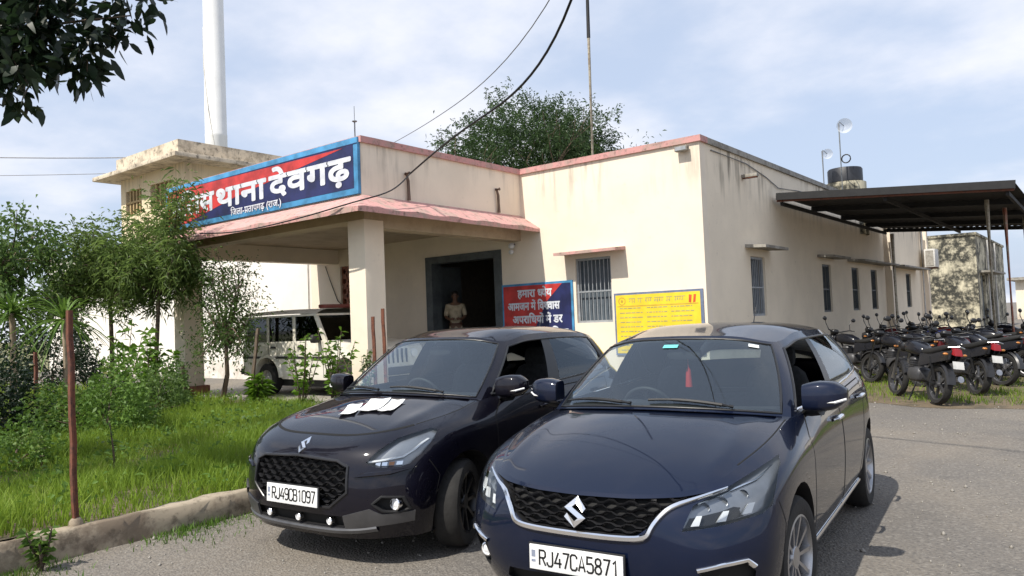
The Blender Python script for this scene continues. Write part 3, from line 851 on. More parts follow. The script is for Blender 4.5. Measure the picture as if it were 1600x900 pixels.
class Surf:
    """ray casts on a car's skin, in the car's own axes"""
    def __init__(s, me):
        bm = bmesh.new(); bm.from_mesh(me); bm.normal_update(); s.t = BVHTree.FromBMesh(bm); bm.free()
    def front(s, x, z, off=0.0):
        h = s.t.ray_cast(Vector((x, -1, z)), Vector((0, 1, 0)))
        if h[0] is None:
            n = s.t.find_nearest(Vector((x, .3, z))); h = n
        no = h[1] if h[1].y < 0 else -h[1]
        return h[0] + no * off
    def side(s, y, z, sgn, off=0.0):
        h = s.t.ray_cast(Vector((sgn*2, y, z)), Vector((-sgn, 0, 0)))
        if h[0] is None: h = s.t.find_nearest(Vector((sgn*.8, y, z)))
        no = h[1] if h[1].x*sgn > 0 else -h[1]
        return h[0] + no * off
    def top(s, x, y, off=0.0):
        h = s.t.ray_cast(Vector((x, y, 3)), Vector((0, 0, -1)))
        if h[0] is None: h = s.t.find_nearest(Vector((x, y, .9)))
        no = h[1] if h[1].z > 0 else -h[1]
        return h[0] + no * off

def resample(pts, step):
    pts = [np.array(p, float) for p in pts]; out = [pts[0]]
    for p, q in zip(pts, pts[1:]):
        n = max(1, int(round(np.linalg.norm(q[:2]-p[:2])/step)))
        out += [p + (q-p)*k/n for k in range(1, n+1)]
    return out

def smooth2(pts, n=6):
    ev = cspline([tuple(p) for p in pts]); return [tuple(q) for q in ev(np.linspace(0, len(pts)-1, (len(pts)-1)*n+1))]

def ribbon(name, mat, parent, pts, width, thick, P, closed=False, step=.02, lift=0.0, smooth=40):
    """raised strip along a path drawn on the skin. P(a,b,off)->point on the skin; pts 2-D, or 3-D with a width of their own"""
    pts = [tuple(p) for p in pts]
    if closed: pts = pts + [pts[0]]
    sp = resample(pts, step); n = len(sp); rows = []
    for i, p in enumerate(sp):
        a = sp[i-1] if i else (sp[-2] if closed else sp[0]); b = sp[i+1] if i < n-1 else (sp[1] if closed else sp[-1])
        d = (b-a)[:2]; d = d/max(1e-9, np.linalg.norm(d)); nn = np.array([-d[1], d[0]])
        wd = p[2] if len(p) > 2 else width
        l, r = p[:2]-nn*wd/2, p[:2]+nn*wd/2
        li, ri = p[:2]-nn*wd*.28, p[:2]+nn*wd*.28
        rows.append([P(*l, lift-.004), P(*l, lift+thick*.55), P(*li, lift+thick), P(*ri, lift+thick), P(*r, lift+thick*.55), P(*r, lift-.004)])
    return MB().grid(rows).build(name, mat, parent, smooth=smooth)

def patch(name, mat, parent, poly, P, off, step=.02, thick=None):
    """a plate that follows the skin inside an outline"""
    x0, x1 = min(p[0] for p in poly), max(p[0] for p in poly); z0, z1 = min(p[1] for p in poly), max(p[1] for p in poly)
    bm = bmesh.new()
    nx, nz = max(1, int((x1-x0)/step)), max(1, int((z1-z0)/step))
    vs_ = [[bm.verts.new((x0+(x1-x0)*i/nx, 0, z0+(z1-z0)*j/nz)) for i in range(nx+1)] for j in range(nz+1)]
    for j in range(nz):
        for i in range(nx): bm.faces.new((vs_[j][i], vs_[j][i+1], vs_[j+1][i+1], vs_[j+1][i]))
    fs = cookie(bm, poly, 0, 2, lambda f: True)
    keep = set(fs)
    bmesh.ops.delete(bm, geom=[f for f in bm.faces if f not in keep], context='FACES')
    if thick:
        bmesh.ops.recalc_face_normals(bm, faces=bm.faces)
        r_ = bmesh.ops.extrude_face_region(bm, geom=bm.faces[:])
        new = {v for v in r_['geom'] if isinstance(v, bmesh.types.BMVert)}
        for v in bm.verts: v.co = P(v.co.x, v.co.z, off+thick if v in new else off)
        bmesh.ops.recalc_face_normals(bm, faces=bm.faces)
    else:
        for v in bm.verts: v.co = P(v.co.x, v.co.z, off)
    me = bpy.data.meshes.new(name); bm.to_mesh(me); bm.free()
    return link_mesh(name, me, mat, parent, 40)

def skin_patch_mesh(S):
    return MB().grid([[tuple(p) for p in row] for row in S])

def car_shell(sp):
    """sp: rows (lower body, front centre -> rear centre), cowl, roof loop. returns meshes and evaluators"""
    NP = 8
    rows = [cspline(loop_of(r), True) for r in sp['rows']]
    nc = len(sp['rows'][0]); N = 2*(nc-1)
    U = np.arange(N*NP)/NP
    ctrl = np.stack([e(U) for e in rows])               # rows x cols x 3
    rs = cspline(ctrl.reshape(len(rows), -1))
    t = np.linspace(0, len(rows)-1, (len(rows)-1)*6+1)
    A = rs(t).reshape(len(t), len(U), 3)
    top = rows[-1]
    lower = MB().grid([[tuple(p) for p in row] for row in A], wrap=True)
    ic, ia = sp['corner'], sp['abase']
    F = top(np.linspace(-ic, ic, 2*ic*NP+1))
    ER = top(np.linspace(ic, ia, (ia-ic)*NP+1)); EL = ER*np.array([-1, 1, 1])
    ck = sp['cowl']                                     # centre -> A base
    kev = cspline([(-x, y, z) for x, y, z in ck[:0:-1]] + list(ck))
    nk = len(ck)-1
    K = kev(np.linspace(0, 2*nk, 2*ic*NP+1))
    hb = sp.get('hood_bump', .02)
    def hbump(u, v):
        w_ = 2*v-1; z = hb*4*u*(1-u)*(1-w_**2)**1.0
        z = z + sp.get('hood_crease', 0)*np.exp(-((np.abs(w_)-.72)/.1)**2)*np.sin(np.pi*u)**.7
        return np.concatenate([0*z, 0*z, z], -1)
    H = coons(F, K, EL, ER, hbump)
    def base(g):
        s, a = (1, g) if g >= 0 else (-1, -g)
        p = kev(nk + a*nk/3.0) if a < 3 else top(a - 3 + ia)
        return np.array([p[0]*s, p[1], p[2]])
    tl = cspline(loop_of(sp['roof']), True); NG = len(sp['roof'])-1
    def topl(g): return tl(g)
    bul = sp.get('bulge', .025)
    def gh(g, t_):
        b, q = base(g), topl(g)
        p = b + (q-b)*t_
        o = np.array([p[0], (p[1]-(b[1]+q[1])/2)*0, 0.0])
        a = abs(g)
        if a < 2.6: d = np.array([0, -.8, .6])
        elif a > NG-1.6: d = np.array([0, .9, .4])
        else: d = np.array([math.copysign(1, g), 0, .15])
        return p + d*bul*4*t_*(1-t_)*(1 if a >= 2.6 else .8)
    cr = sp['roof_corners']; NR = 8
    fe = np.array([topl(g) for g in np.linspace(-cr[0], cr[0], 41)])
    re = np.array([topl(g) for g in np.linspace(2*NG-cr[1], cr[1], 41)])
    re = np.array([topl(g) for g in np.linspace(-cr[1], -(2*NG-cr[1]), 41)])
    ER2 = np.array([topl(g) for g in np.linspace(cr[0], cr[1], 41)]); EL2 = ER2*np.array([-1, 1, 1])
    def rbump(u, v):
        w_ = 2*v-1; z = sp['roof_bump']*np.sin(np.pi*u)**.8*(1-w_**4); return np.concatenate([0*z, 0*z, z], -1)
    RF = coons(fe, re, EL2, ER2, rbump)
    return dict(lower=lower, hood=H, gh=gh, roof=RF, NG=NG, A=A)

def wheel(parent, x, y, r, wd, sgn, M, spokes=10, steer=0):
    w_ = bpy.data.objects.new('wheel', None); COL.objects.link(w_); w_.parent = parent; w_.location = (x, y, r); w_.rotation_euler = (0, 0, steer)
    rr = r*.68; h = wd/2*sgn
    MB().lathe([(rr, -h), (r*.9, -h), (r*.985, -h*.75), (r, -h*.4), (r, h*.4), (r*.985, h*.75), (r*.93, h*.98), (r*.8, h*1.03), (rr, h*.9), (rr*.97, h*.5), (rr*.97, -h)], 40, 'x').build('tyre', M['tyre'], w_, smooth=40)
    rim = MB().lathe([(rr*1.02, h*.93), (rr*.97, h*.96), (rr*.93, h*.7), (rr*.92, -h*.6)], 40, 'x')
    rim.lathe([(0.0, h*.72), (.055, h*.72), (.062, h*.6), (.062, h*.2), (0, h*.2)], 20, 'x')
    for k in range(spokes):
        a = 2*math.pi*k/spokes
        def q(rad, da, hh): return (hh, rad*math.cos(a+da), rad*math.sin(a+da))
        wa, wb = .055*10/spokes*1.5, .052*10/spokes*1.3
        rim.hexa([q(.045, -wa*3, h*.3), q(rr*.95, -wb, h*.45), q(rr*.95, wb, h*.45), q(.045, wa*3, h*.3)],
                 [q(.045, -wa*2.2, h*.66), q(rr*.95, -wb*.8, h*.86), q(rr*.95, wb*.8, h*.86), q(.045, wa*2.2, h*.66)])
    rim.build('rim', M['rim'], w_, smooth=35)
    MB().lathe([(0, -h*.2), (rr*.9, -h*.2), (rr*.9, -h*.4), (0, -h*.4)], 24, 'x').build('brake_disc', M['dark'], w_)
    return w_

def seat(parent, x, y, M, wd=.46):
    s = bpy.data.objects.new('seat', None); COL.objects.link(s); s.parent = parent; s.location = (x, y, 0)
    MB().ellipsoid((0, 0, .52), (wd/2, .27, .1), 14, 8, .5).build('cushion', M['seat'], s, smooth=40)
    b = MB().ellipsoid((0, 0, .3), (wd/2, .09, .33), 14, 8, .5).build('backrest', M['seat'], s, smooth=40)
    b.location = (0, .3, .55); b.rotation_euler = (R(-16), 0, 0)
    h_ = MB().ellipsoid((0, 0, 0), (.13, .055, .09), 12, 8, .6); h_.tube([(-.05, 0, -.16), (-.05, 0, 0)], .008, 6); h_.tube([(.05, 0, -.16), (.05, 0, 0)], .008, 6)
    hr = h_.build('headrest', M['seat'], s, smooth=40); hr.location = (0, .47, 1.22); hr.rotation_euler = (R(-10), 0, 0)
    return s

def stroke_mesh(strokes, wd, P):
    """flat bars with mitred joins along polylines; P maps (x, z, depth) to a point"""
    m = MB()
    for pts in strokes:
        pts = [np.array(q, float) for q in pts]; n = len(pts); L, Rr = [], []
        for i, q in enumerate(pts):
            d0 = pts[i]-pts[i-1] if i else pts[1]-pts[0]; d1 = pts[i+1]-pts[i] if i < n-1 else d0
            d0 = d0/np.linalg.norm(d0); d1 = d1/np.linalg.norm(d1); n0 = np.array([-d0[1], d0[0]]); n1 = np.array([-d1[1], d1[0]])
            b = n0+n1; b = b/max(.45, b@b)*2*.5 if (b@b) > 1e-6 else n0
            b = (n0+n1)/max(.5, 1+n0@n1)
            L.append(q+b*wd/2); Rr.append(q-b*wd/2)
        rows = [[P(*l, 0), P(*l, 1), P(*r, 1), P(*r, 0)] for l, r in zip(L, Rr)]
        m.grid(rows, wrap=True); k = len(m.v)
        m.f.append((k-4, k-3, k-2, k-1)); m.f.append((k-4*n, k-4*n+3, k-4*n+2, k-4*n+1))
    return m

GLYPH = {'R': [[(0,0),(0,1),(.38,1),(.5,.88),(.5,.62),(.38,.5),(0,.5)],[(.24,.5),(.52,0)]], 'J': [[(.46,1),(.46,.14),(.36,0),(.12,0),(0,.14),(0,.26)]],
 '4': [[(.4,0),(.4,.62)],[(.3,1),(0,.28),(.56,.28)]], '7': [[(0,1),(.5,1),(.18,0)]], 'C': [[(.5,.76),(.5,.88),(.38,1),(.12,1),(0,.88),(0,.12),(.12,0),(.38,0),(.5,.12),(.5,.24)]],
 'A': [[(0,0),(.25,1),(.5,0)],[(.09,.28),(.41,.28)]], '5': [[(.48,1),(.04,1),(.02,.56),(.36,.6),(.5,.48),(.5,.12),(.38,0),(.12,0),(0,.12)]],
 '8': [[(.25,.53),(.08,.6),(.03,.75),(.08,.93),(.25,1),(.42,.93),(.47,.75),(.42,.6),(.25,.53),(.06,.42),(0,.25),(.07,.06),(.25,0),(.43,.06),(.5,.25),(.44,.42),(.25,.53)]],
 '1': [[(.1,.8),(.3,1),(.3,0)]], '9': [[(.03,.08),(.2,0),(.4,.05),(.5,.25),(.5,.85),(.38,1),(.12,1),(0,.86),(0,.62),(.12,.48),(.38,.48),(.5,.6)]],
 'B': [[(0,0),(0,1),(.36,1),(.46,.9),(.46,.64),(.36,.53),(0,.53)],[(.34,.53),(.5,.42),(.5,.1),(.38,0),(0,0)]], '0': [[(.12,0),(0,.12),(0,.88),(.12,1),(.38,1),(.5,.88),(.5,.12),(.38,0),(.12,0)]]}

def S_emblem(parent, mat, c, s, P):
    """the angular S badge on the nose"""
    path = [[(c[0]+x*s, c[1]+z*s) for x, z in ((.78, .2), (0, .84), (-.62, .34), (.62, -.34), (0, -.84), (-.78, -.2))]]
    return stroke_mesh(path, .36*s, lambda x, z, k: P(x, z, -.006 if k == 0 else .012)).build('emblem', mat, parent)

def plate(parent, M, c, wd, ht, tilt, txt, font_w=.86):
    p = bpy.data.objects.new('number_plate', None); COL.objects.link(p); p.parent = parent; p.location = c; p.rotation_euler = (R(tilt), 0, 0)
    MB().box(-wd/2-.008, wd/2+.008, .004, .014, -ht/2-.008, ht/2+.008).build('holder', M['dark'], p, bevel=.003)
    MB().box(-wd/2, wd/2, -.003, .006, -ht/2, ht/2).build('plate_panel', M['plate'], p, bevel=.002)
    m = MB(); ch = ht*.6; x = -wd/2+wd*.115; adv = wd*font_w/len(txt)
    for c_ in txt:
        g = stroke_mesh([[(x+a_*ch*.92, -ch/2+b_*ch) for a_, b_ in st] for st in GLYPH[c_]], ch*.125, lambda X, Z, k: (X, -.0034-.0012*k, Z))
        m.add(g.v, g.f); x += adv
    m.build('lettering', M['ink'], p)
    mk = MB().box(-wd/2+.012, -wd/2+.034, -.0042, -.003, .0, ht*.28); mk.box(-wd/2+.012, -wd/2+.034, -.0042, -.003, -ht*.2, -ht*.1)
    mk.build('hologram_mark', M['plate_mark'], p)
    return p

def make_car(name, label, sp, loc, rz, M):
    root = thing(name, label, 'car', loc, rz, None)
    sh = car_shell(sp)
    allm = MB(); allm.v = list(sh['lower'].v); allm.f = list(sh['lower'].f); allm.grid([[tuple(p) for p in r] for r in sh['hood']])
    skin = Surf(allm.mesh('skin'))
    lower = sh['lower'].mesh('body')
    bm = bmesh.new(); bm.from_mesh(lower); bm.normal_update()
    # --- wheel arches
    for yc in sp['wheels']:
        for sg in (1, -1):
            n = 28; r_ = sp['arch']
            circ = [(yc + r_*math.cos(2*math.pi*k/n), sp['wheel_r'] + .02 + r_*math.sin(2*math.pi*k/n)) for k in range(n)]
            fs = cookie(bm, circ, 1, 2, lambda f, sg=sg: f.calc_center_median().x*sg > .45 and f.normal.x*sg > .15)
            rim_wall(fs, (-.2*sg, 0, 0), 'arch_liner', M['dark'], root)
            bmesh.ops.delete(bm, geom=fs, context='FACES')
            bm.normal_update()
    # --- headlights: lens cut out of the skin, a real housing behind it
    for sg in (1, -1):
        poly = [(x*sg, z) for x, z in sp['headlight']]
        if sg < 0: poly = poly[::-1]
        fs = cookie(bm, poly, 0, 2, lambda f, sg=sg: f.normal.y < -.02 and f.calc_center_median().y < 1.0)
        hl = bpy.data.objects.new('headlight', None); COL.objects.link(hl); hl.parent = root
        rim_wall(fs, (-.015*sg, .055, 0), 'housing_rim', M['hl_dark'], hl)
        take(bm, fs, 'reflector', M['hl_in'], hl, shift=lambda v: Vector((-.015*sg, .055, 0)), remove=False)
        sp['hl_detail'](hl, sg, skin, M)
        take(bm, fs, 'lens', M['lens'], hl)
        bm.normal_update()
    # --- grille opening
    fs = cookie(bm, sp['grille'], 0, 2, lambda f: f.normal.y < -.1 and f.calc_center_median().y < .6)
    rim_wall(fs, (0, .05, 0), 'grille_surround', M['dark'], root)
    take(bm, fs, 'grille_backing', M['black'], root, shift=(0, .05, 0))
    bm.normal_update()
    # --- lower intake
    for poly in sp['intakes']:
        fs = cookie(bm, poly, 0, 2, lambda f: f.normal.y < -.05 and f.calc_center_median().y < .6)
        rim_wall(fs, (0, .04, 0), 'intake_surround', M['dark'], root)
        take(bm, fs, 'intake_backing', M['black'], root, shift=(0, .04, 0))
        bm.normal_update()
    # --- doors
    for poly in sp['doors']:
        for sg in (1, -1):
            fs = cookie(bm, poly, 1, 2, lambda f, sg=sg: f.calc_center_median().x*sg > .4 and f.normal.x*sg > .1)
            d = take(bm, fs, 'door', M['paint'], root)
            bm.normal_update()
            Ps = lambda y, z, off, sg=sg: skin.side(y, z, sg, off)
            ribbon('door_gap', M['gap'], d, poly, .009, .0012, Ps, closed=True, step=.04)
            hy, hz = sp['handles'][sp['doors'].index(poly)]
            hb_ = MB().tube([Ps(hy-.1, hz, .004), Ps(hy-.085, hz+.003, .03), Ps(hy, hz+.008, .04), Ps(hy+.085, hz+.003, .03), Ps(hy+.1, hz, .004)], [.011, .014, .015, .014, .011], 8)
            hb_.build('door_handle', M[sp.get('handle_mat', 'chrome')], d, smooth=50)
    for sg in (1, -1):
        ribbon('bumper_gap', M['gap'], root, [(sp['wheels'][0]-.345, .44), (sp['wheels'][0]-.30, .56), (sp['headlight_end'], .675)], .008, .0012, lambda y, z, off, sg=sg: skin.side(y, z, sg, off), step=.03)
    # --- front bumper as a part of its own
    fs = [f for f in bm.faces if f.calc_center_median().y < sp['bumper_y'] and f.calc_center_median().z < .95]
    take(bm, fs, 'front_bumper', M['paint'], root)
    bm.normal_update()
    me = bpy.data.meshes.new('lower_body'); bm.to_mesh(me); bm.free()
    link_mesh('lower_body', me, M['paint'], root, 40)
    # --- hood
    hood = MB().grid([[tuple(p) for p in r] for r in sh['hood']]).build('hood', M['paint'], root, smooth=50)
    Pt = lambda x, y, off: skin.top(x, y, off)
    e = sh['hood']; edge = [tuple(p[:2]) for p in e[::2, -1]]
    for sg in (1, -1):
        ribbon('hood_gap', M['gap'], hood, [(x*sg*.985, y) for x, y in edge], .008, .0012, Pt, step=.06)
    if sp.get('nose_gap'): ribbon('hood_gap', M['gap'], hood, [(p[0]*.99, p[1]+.008) for p in e[0, ::3]], sp['nose_gap'], .002, Pt, step=.05)
    # --- greenhouse
    gh = sh['gh']; NG = sh['NG']; W = sp['windows']
    gl = sorted({0.0, W['ws'], float(NG), *[b for q in W['side'] for b in q[:2]], *W['rear']} | set(np.arange(0, NG+.01, .25).round(3)))
    tl_ = sorted({0.0, 1.0, *W['ws_t'], *W['side_t'], *W['rear_t']} | set(np.linspace(0, 1, 13).round(4)))
    cats = {}
    for s in (1, -1):
        for g0, g1 in zip(gl, gl[1:]):
            for t0, t1 in zip(tl_, tl_[1:]):
                gm, tm = (g0+g1)/2, (t0+t1)/2; key = 'pillars'
                if gm < W['ws'] and W['ws_t'][0] < tm < W['ws_t'][1]: key = 'windscreen'
                elif gm > W['rear'][0] and W['rear_t'][0] < tm < W['rear_t'][1]: key = 'rear_screen'
                elif W['side_t'][0] < tm < W['side_t'][1]:
                    for i, q in enumerate(W['side']):
                        if q[0] < gm < q[1]: key = ('side', i, s)
                    if key == 'pillars' and any(a < gm < b for a, b in W['black']): key = ('black', s, [i for i, (a, b) in enumerate(W['black']) if a < gm < b][0])
                q = [gh(g*s, t) for g, t in ((g0, t0), (g1, t0), (g1, t1), (g0, t1))]
                if s < 0: q = q[::-1]
                cats.setdefault(key, MB()).add(q, [(0, 1, 2, 3)])
    for k, m in cats.items():
        if k == 'windscreen': m.build('windscreen', M['glass'], root, smooth=60)
        elif k == 'rear_screen': m.build('rear_window', M['glass_dark'], root, smooth=60)
        elif k == 'pillars': m.build('pillars', M['paint'], root, smooth=35)
        elif k[0] == 'black': m.build('pillar_trim', M['trim'], root, smooth=60)
        elif k[1] not in sp.get('open_windows', ()) : m.build('side_window', M['glass_side'], root, smooth=60)
    # window surrounds
    def gpath(pts, nm, mat, rad, s):
        MB().tube([Vector(gh(g*s, t)) for g, t in pts], rad, 6).build(nm, mat, root, smooth=60)
    for s in (1, -1):
        g0, g1 = W['side'][0][0], W['side'][-1][1]; a, b = W['side_t']
        gpath([(g0+(g1-g0)*k/30, a) for k in range(31)], 'belt_moulding', M['chrome'] if sp.get('chrome_belt') else M['trim'], .008, s)
        gpath([(g0, a+(b-a)*k/8) for k in range(9)]+[(g0+(g1-g0)*k/30, b) for k in range(31)]+[(g1, b-(b-a)*k/8) for k in range(9)], 'window_seal', M['trim'], .009, s)
    gpath([(-W['ws'], W['ws_t'][1]-(W['ws_t'][1]-W['ws_t'][0])*k/10) for k in range(10)] + [(-W['ws']+2*W['ws']*k/30, W['ws_t'][0]) for k in range(31)] + [(W['ws'], W['ws_t'][0]+(W['ws_t'][1]-W['ws_t'][0])*k/10) for k in range(1, 11)] + [(W['ws']-2*W['ws']*k/30, W['ws_t'][1]) for k in range(31)], 'windscreen_seal', M['trim'], .008, 1)
    # black band round the windscreen
    bd = MB()
    for k in range(40):
        g0, g1 = -W['ws']+2*W['ws']*k/40, -W['ws']+2*W['ws']*(k+1)/40; t1 = W['ws_t'][1]; t0 = W['ws_t'][0]
        for ta, tb in ((t0, t0+.05), (t1-.035, t1)):
            bd.add([np.array(gh(g, t)) + np.array([0, .004, -.004]) for g, t in ((g0, ta), (g1, ta), (g1, tb), (g0, tb))], [(0, 1, 2, 3)])
    bd.build('windscreen_band', M['black'], root, smooth=60)
    roof = MB().grid([[tuple(p) for p in r] for r in sh['roof']]).build('roof', M['paint'], root, smooth=50)
    # headliner and inner trim, so that the cabin is dark inside
    MB().grid([[(p[0]*.97, p[1], p[2]-.03) for p in r] for r in sh['roof'][::2, ::2]]).build('headliner', M['liner'], root, smooth=50)
    cb = sp['cabin']
    fl = MB().box(-.74, .74, cb[0], cb[1], .24, .3); fl.box(-.79, -.74, cb[0], cb[1], .24, .9); fl.box(.74, .79, cb[0], cb[1], .24, .9)
    fl.box(-.74, .74, cb[0]-.1, cb[0], .2, .9); fl.box(-.7, .7, cb[1]-.02, cb[1], .2, .9)
    fl.build('cabin_tub', M['dark'], root)
    dsh = []
    y0, z0 = cb[0]+.06, cb[2]
    for x in np.linspace(-.68, .68, 13):
        yy = y0 + .12*(x/.68)**2
        dsh.append([(x, yy-.1, z0-.03), (x, yy+.15, z0), (x, yy+.38, z0+.015+.03*math.exp(-((x+.36)/.18)**2)), (x, yy+.46, z0-.04), (x, yy+.42, z0-.3), (x, yy+.3, z0-.45)])
    MB().grid(dsh).build('dashboard', M['dash'], root, smooth=45)
    st = bpy.data.objects.new('steering_wheel', None); COL.objects.link(st); st.parent = root; st.location = (-.36, y0+.62, z0-.06); st.rotation_euler = (R(-64), 0, 0)
    MB().tube([(.185*math.cos(a), .185*math.sin(a), 0) for a in np.linspace(0, 2*math.pi, 33)], .015, 8, cap=False).build('wheel_rim', M['dash'], st, smooth=60)
    hub = MB().ellipsoid((0, 0, -.01), (.075, .06, .03), 12, 6, .6)
    for a in (0, math.pi, -math.pi/2): hub.bar((0, 0, -.01), (.18*math.cos(a), .18*math.sin(a), 0), .03, .015)
    hub.build('hub', M['dash'], st, smooth=45)
    for x in (-.36, .36): seat(root, x, cb[0]+1.0, M)
    bs = seat(root, 0, cb[0]+1.85, M, 1.25); bs.name = 'rear_seat'; bs.scale = (1, 1, .74); [bpy.data.objects.remove(c) for c in list(bs.children) if c.name.startswith('headrest')]
    # wheels
    for yc in sp['wheels']:
        for sg in (1, -1):
            wheel(root, sg*(sp['track']), yc, sp['wheel_r'], .19, sg, M, sp.get('spokes', 10), steer=sp.get('steer', 0) if yc < 1.5 else 0)
    # mirrors
    mz, my, mxx = sp['mirror']
    for sg in (1, -1):
        mo = bpy.data.objects.new('door_mirror', None); COL.objects.link(mo); mo.parent = root; mo.location = (sg*mxx, my, mz)
        rws = []
        for t in np.linspace(0, 1, 9):          # from the inner end to the tip
            x = (-.11 + .23*t)*sg; sc = (.75 + .4*math.sin(math.pi*min(1, t*.8+.18)))*(1-max(0, t-.8)*2.2)
            ring = []
            for k in range(16):
                a = 2*math.pi*k/16; cy, cz = math.cos(a), math.sin(a)
                yy = math.copysign(abs(cy)**.5, cy)*(.085 if cy < 0 else .05)*sc + .02*t
                zz = math.copysign(abs(cz)**.5, cz)*.075*sc + .012*t
                ring.append((x, yy, zz))
            rws.append(ring)
        m = MB().grid(rws, wrap=True); k = len(m.v)
        m.f.append(tuple(range(16))); m.f.append(tuple(range(k-16, k)))
        sh_ = m.build('mirror_shell', M['paint'], mo, smooth=50)
        MB().tube([(-.16*sg, .05, -.13), (-.09*sg, .02, -.085), (-.03*sg, .0, -.06)], [.035, .035, .05], 10).build('mirror_arm', M['trim'], mo, smooth=50)
        MB().tube([(-.02*sg, -.075, -.03), (.06*sg, -.07, -.025), (.115*sg, -.02, -.01)], .008, 6).build('turn_signal', M['lens_white'], mo, smooth=50)
    # wipers
    for (xa, xb, ya) in ((-.12, -.62, 0), (.45, -.02, 0)):
        pts = []
        for k in range(9):
            t = k/8; x = xa+(xb-xa)*t
            g = abs(x)/max(1e-6, gh(2.8, .08)[0])*2.8
            p = Vector(gh(math.copysign(min(g, 2.75), x), .05+.05*math.sin(t*2.2)))
            pts.append(p + Vector((0, -.02, .012)))
        MB().tube(pts, [.011]*6+[.008]*3, 6).build('wiper', M['dark'], root, smooth=50)
    cw = MB().grid([[tuple(np.array(gh(g, 0)) + np.array([0, -.05*d, -.012*(1-d)+.004*d])) for g in np.linspace(-2.7, 2.7, 31)] for d in (0, .5, 1)])
    cw.build('cowl_panel', M['trim'], root, smooth=50)
    ant = MB().tube([(0, sp['L']-.62, sp['roof_z']-.02), (0, sp['L']-.5, sp['roof_z']+.13)], [.006, .003], 6); ant.build('aerial', M['trim'], root)
    return root, skin, sh
# ---- car paints and trims
def car_paint(name, col, flake):
    m = Mat(name)
    lw = m.n.new('ShaderNodeLayerWeight'); lw.inputs['Blend'].default_value = .35
    m.set(Base_Color=m.mix(lw.outputs['Facing'], flake, col), Metallic=.1, Roughness=.45, Specular_IOR_Level=.08, Coat_IOR=1.45, Coat_Weight=1.0, Coat_Roughness=.03)
    # thin road dust, heavier low down and on flat tops
    d = m.rmp(m.noise(3.0, 6, .65), .45, .8, 0.0, .14)
    m.set(Coat_Roughness=m.math('ADD', m.math('MULTIPLY', d, .5), .035))
    base = m.b.inputs['Base Color'].links[0].from_socket
    m.set(Base_Color=m.mix(m.math('MULTIPLY', d, .35), base, (.16, .14, .12)))
    return m.m
CM = dict(
    tyre=plain('tyre_rubber', (.018, .017, .016), .85, 0, .2, 20, .2, 60), rim=plain('alloy', (.45, .45, .46), .3, .9, .15),
    dark=plain('dark_plastic', (.012, .012, .013), .6), black=plain('black_void', (.006, .006, .006), .8), trim=plain('black_trim', (.014, .014, .015), .38),
    gap=plain('panel_gap', (.003, .003, .003), .9), chrome=plain('chrome', (.95, .95, .96), .14, 1.0, .03), seat=plain('seat_cloth', (.03, .03, .032), .9, 0, .3, 30),
    dash=plain('dashboard_plastic', (.022, .022, .024), .6), liner=plain('headliner_cloth', (.32, .31, .29), .95), hl_dark=plain('lamp_bezel', (.02, .02, .022), .3),
    hl_in=plain('lamp_reflector', (.30, .31, .33), .28, .7), plate=plain('plate_white', (.78, .78, .77), .35, 0, .05), ink=plain('plate_ink', (.01, .01, .01), .5),
    plate_mark=plain('plate_mark', (.25, .28, .36), .4), lens_white=plain('white_lens', (.8, .8, .8), .15, 0, .02), amber=plain('amber_lens', (.5, .2, .05), .2),
    glass=dusty_glass('windscreen_glass', (.76, .86, .87), 2.1, .012), glass_side=glass_mat('side_glass', (.86, .90, .90), 1.6), glass_dark=glass_mat('rear_glass', (.66, .72, .72), 1.6),
    lens=glass_mat('lamp_lens', (.92, .94, .95), 1.45))
CM['led'] = plain('lamp_block', (.86, .87, .88), .12, .2, .02)
BLUE = dict(CM, paint=car_paint('blue_paint', (.0015, .0025, .006), (.0035, .0085, .029)))
BLACK = dict(CM, paint=car_paint('black_paint', (.0018, .0017, .0035), (.004, .0036, .0095)))
def mir_poly(half):      # closed outline from the right half, given from the bottom centre to the top centre
    return list(half) + [(-x, z) for x, z in half[::-1] if abs(x) > 1e-6]

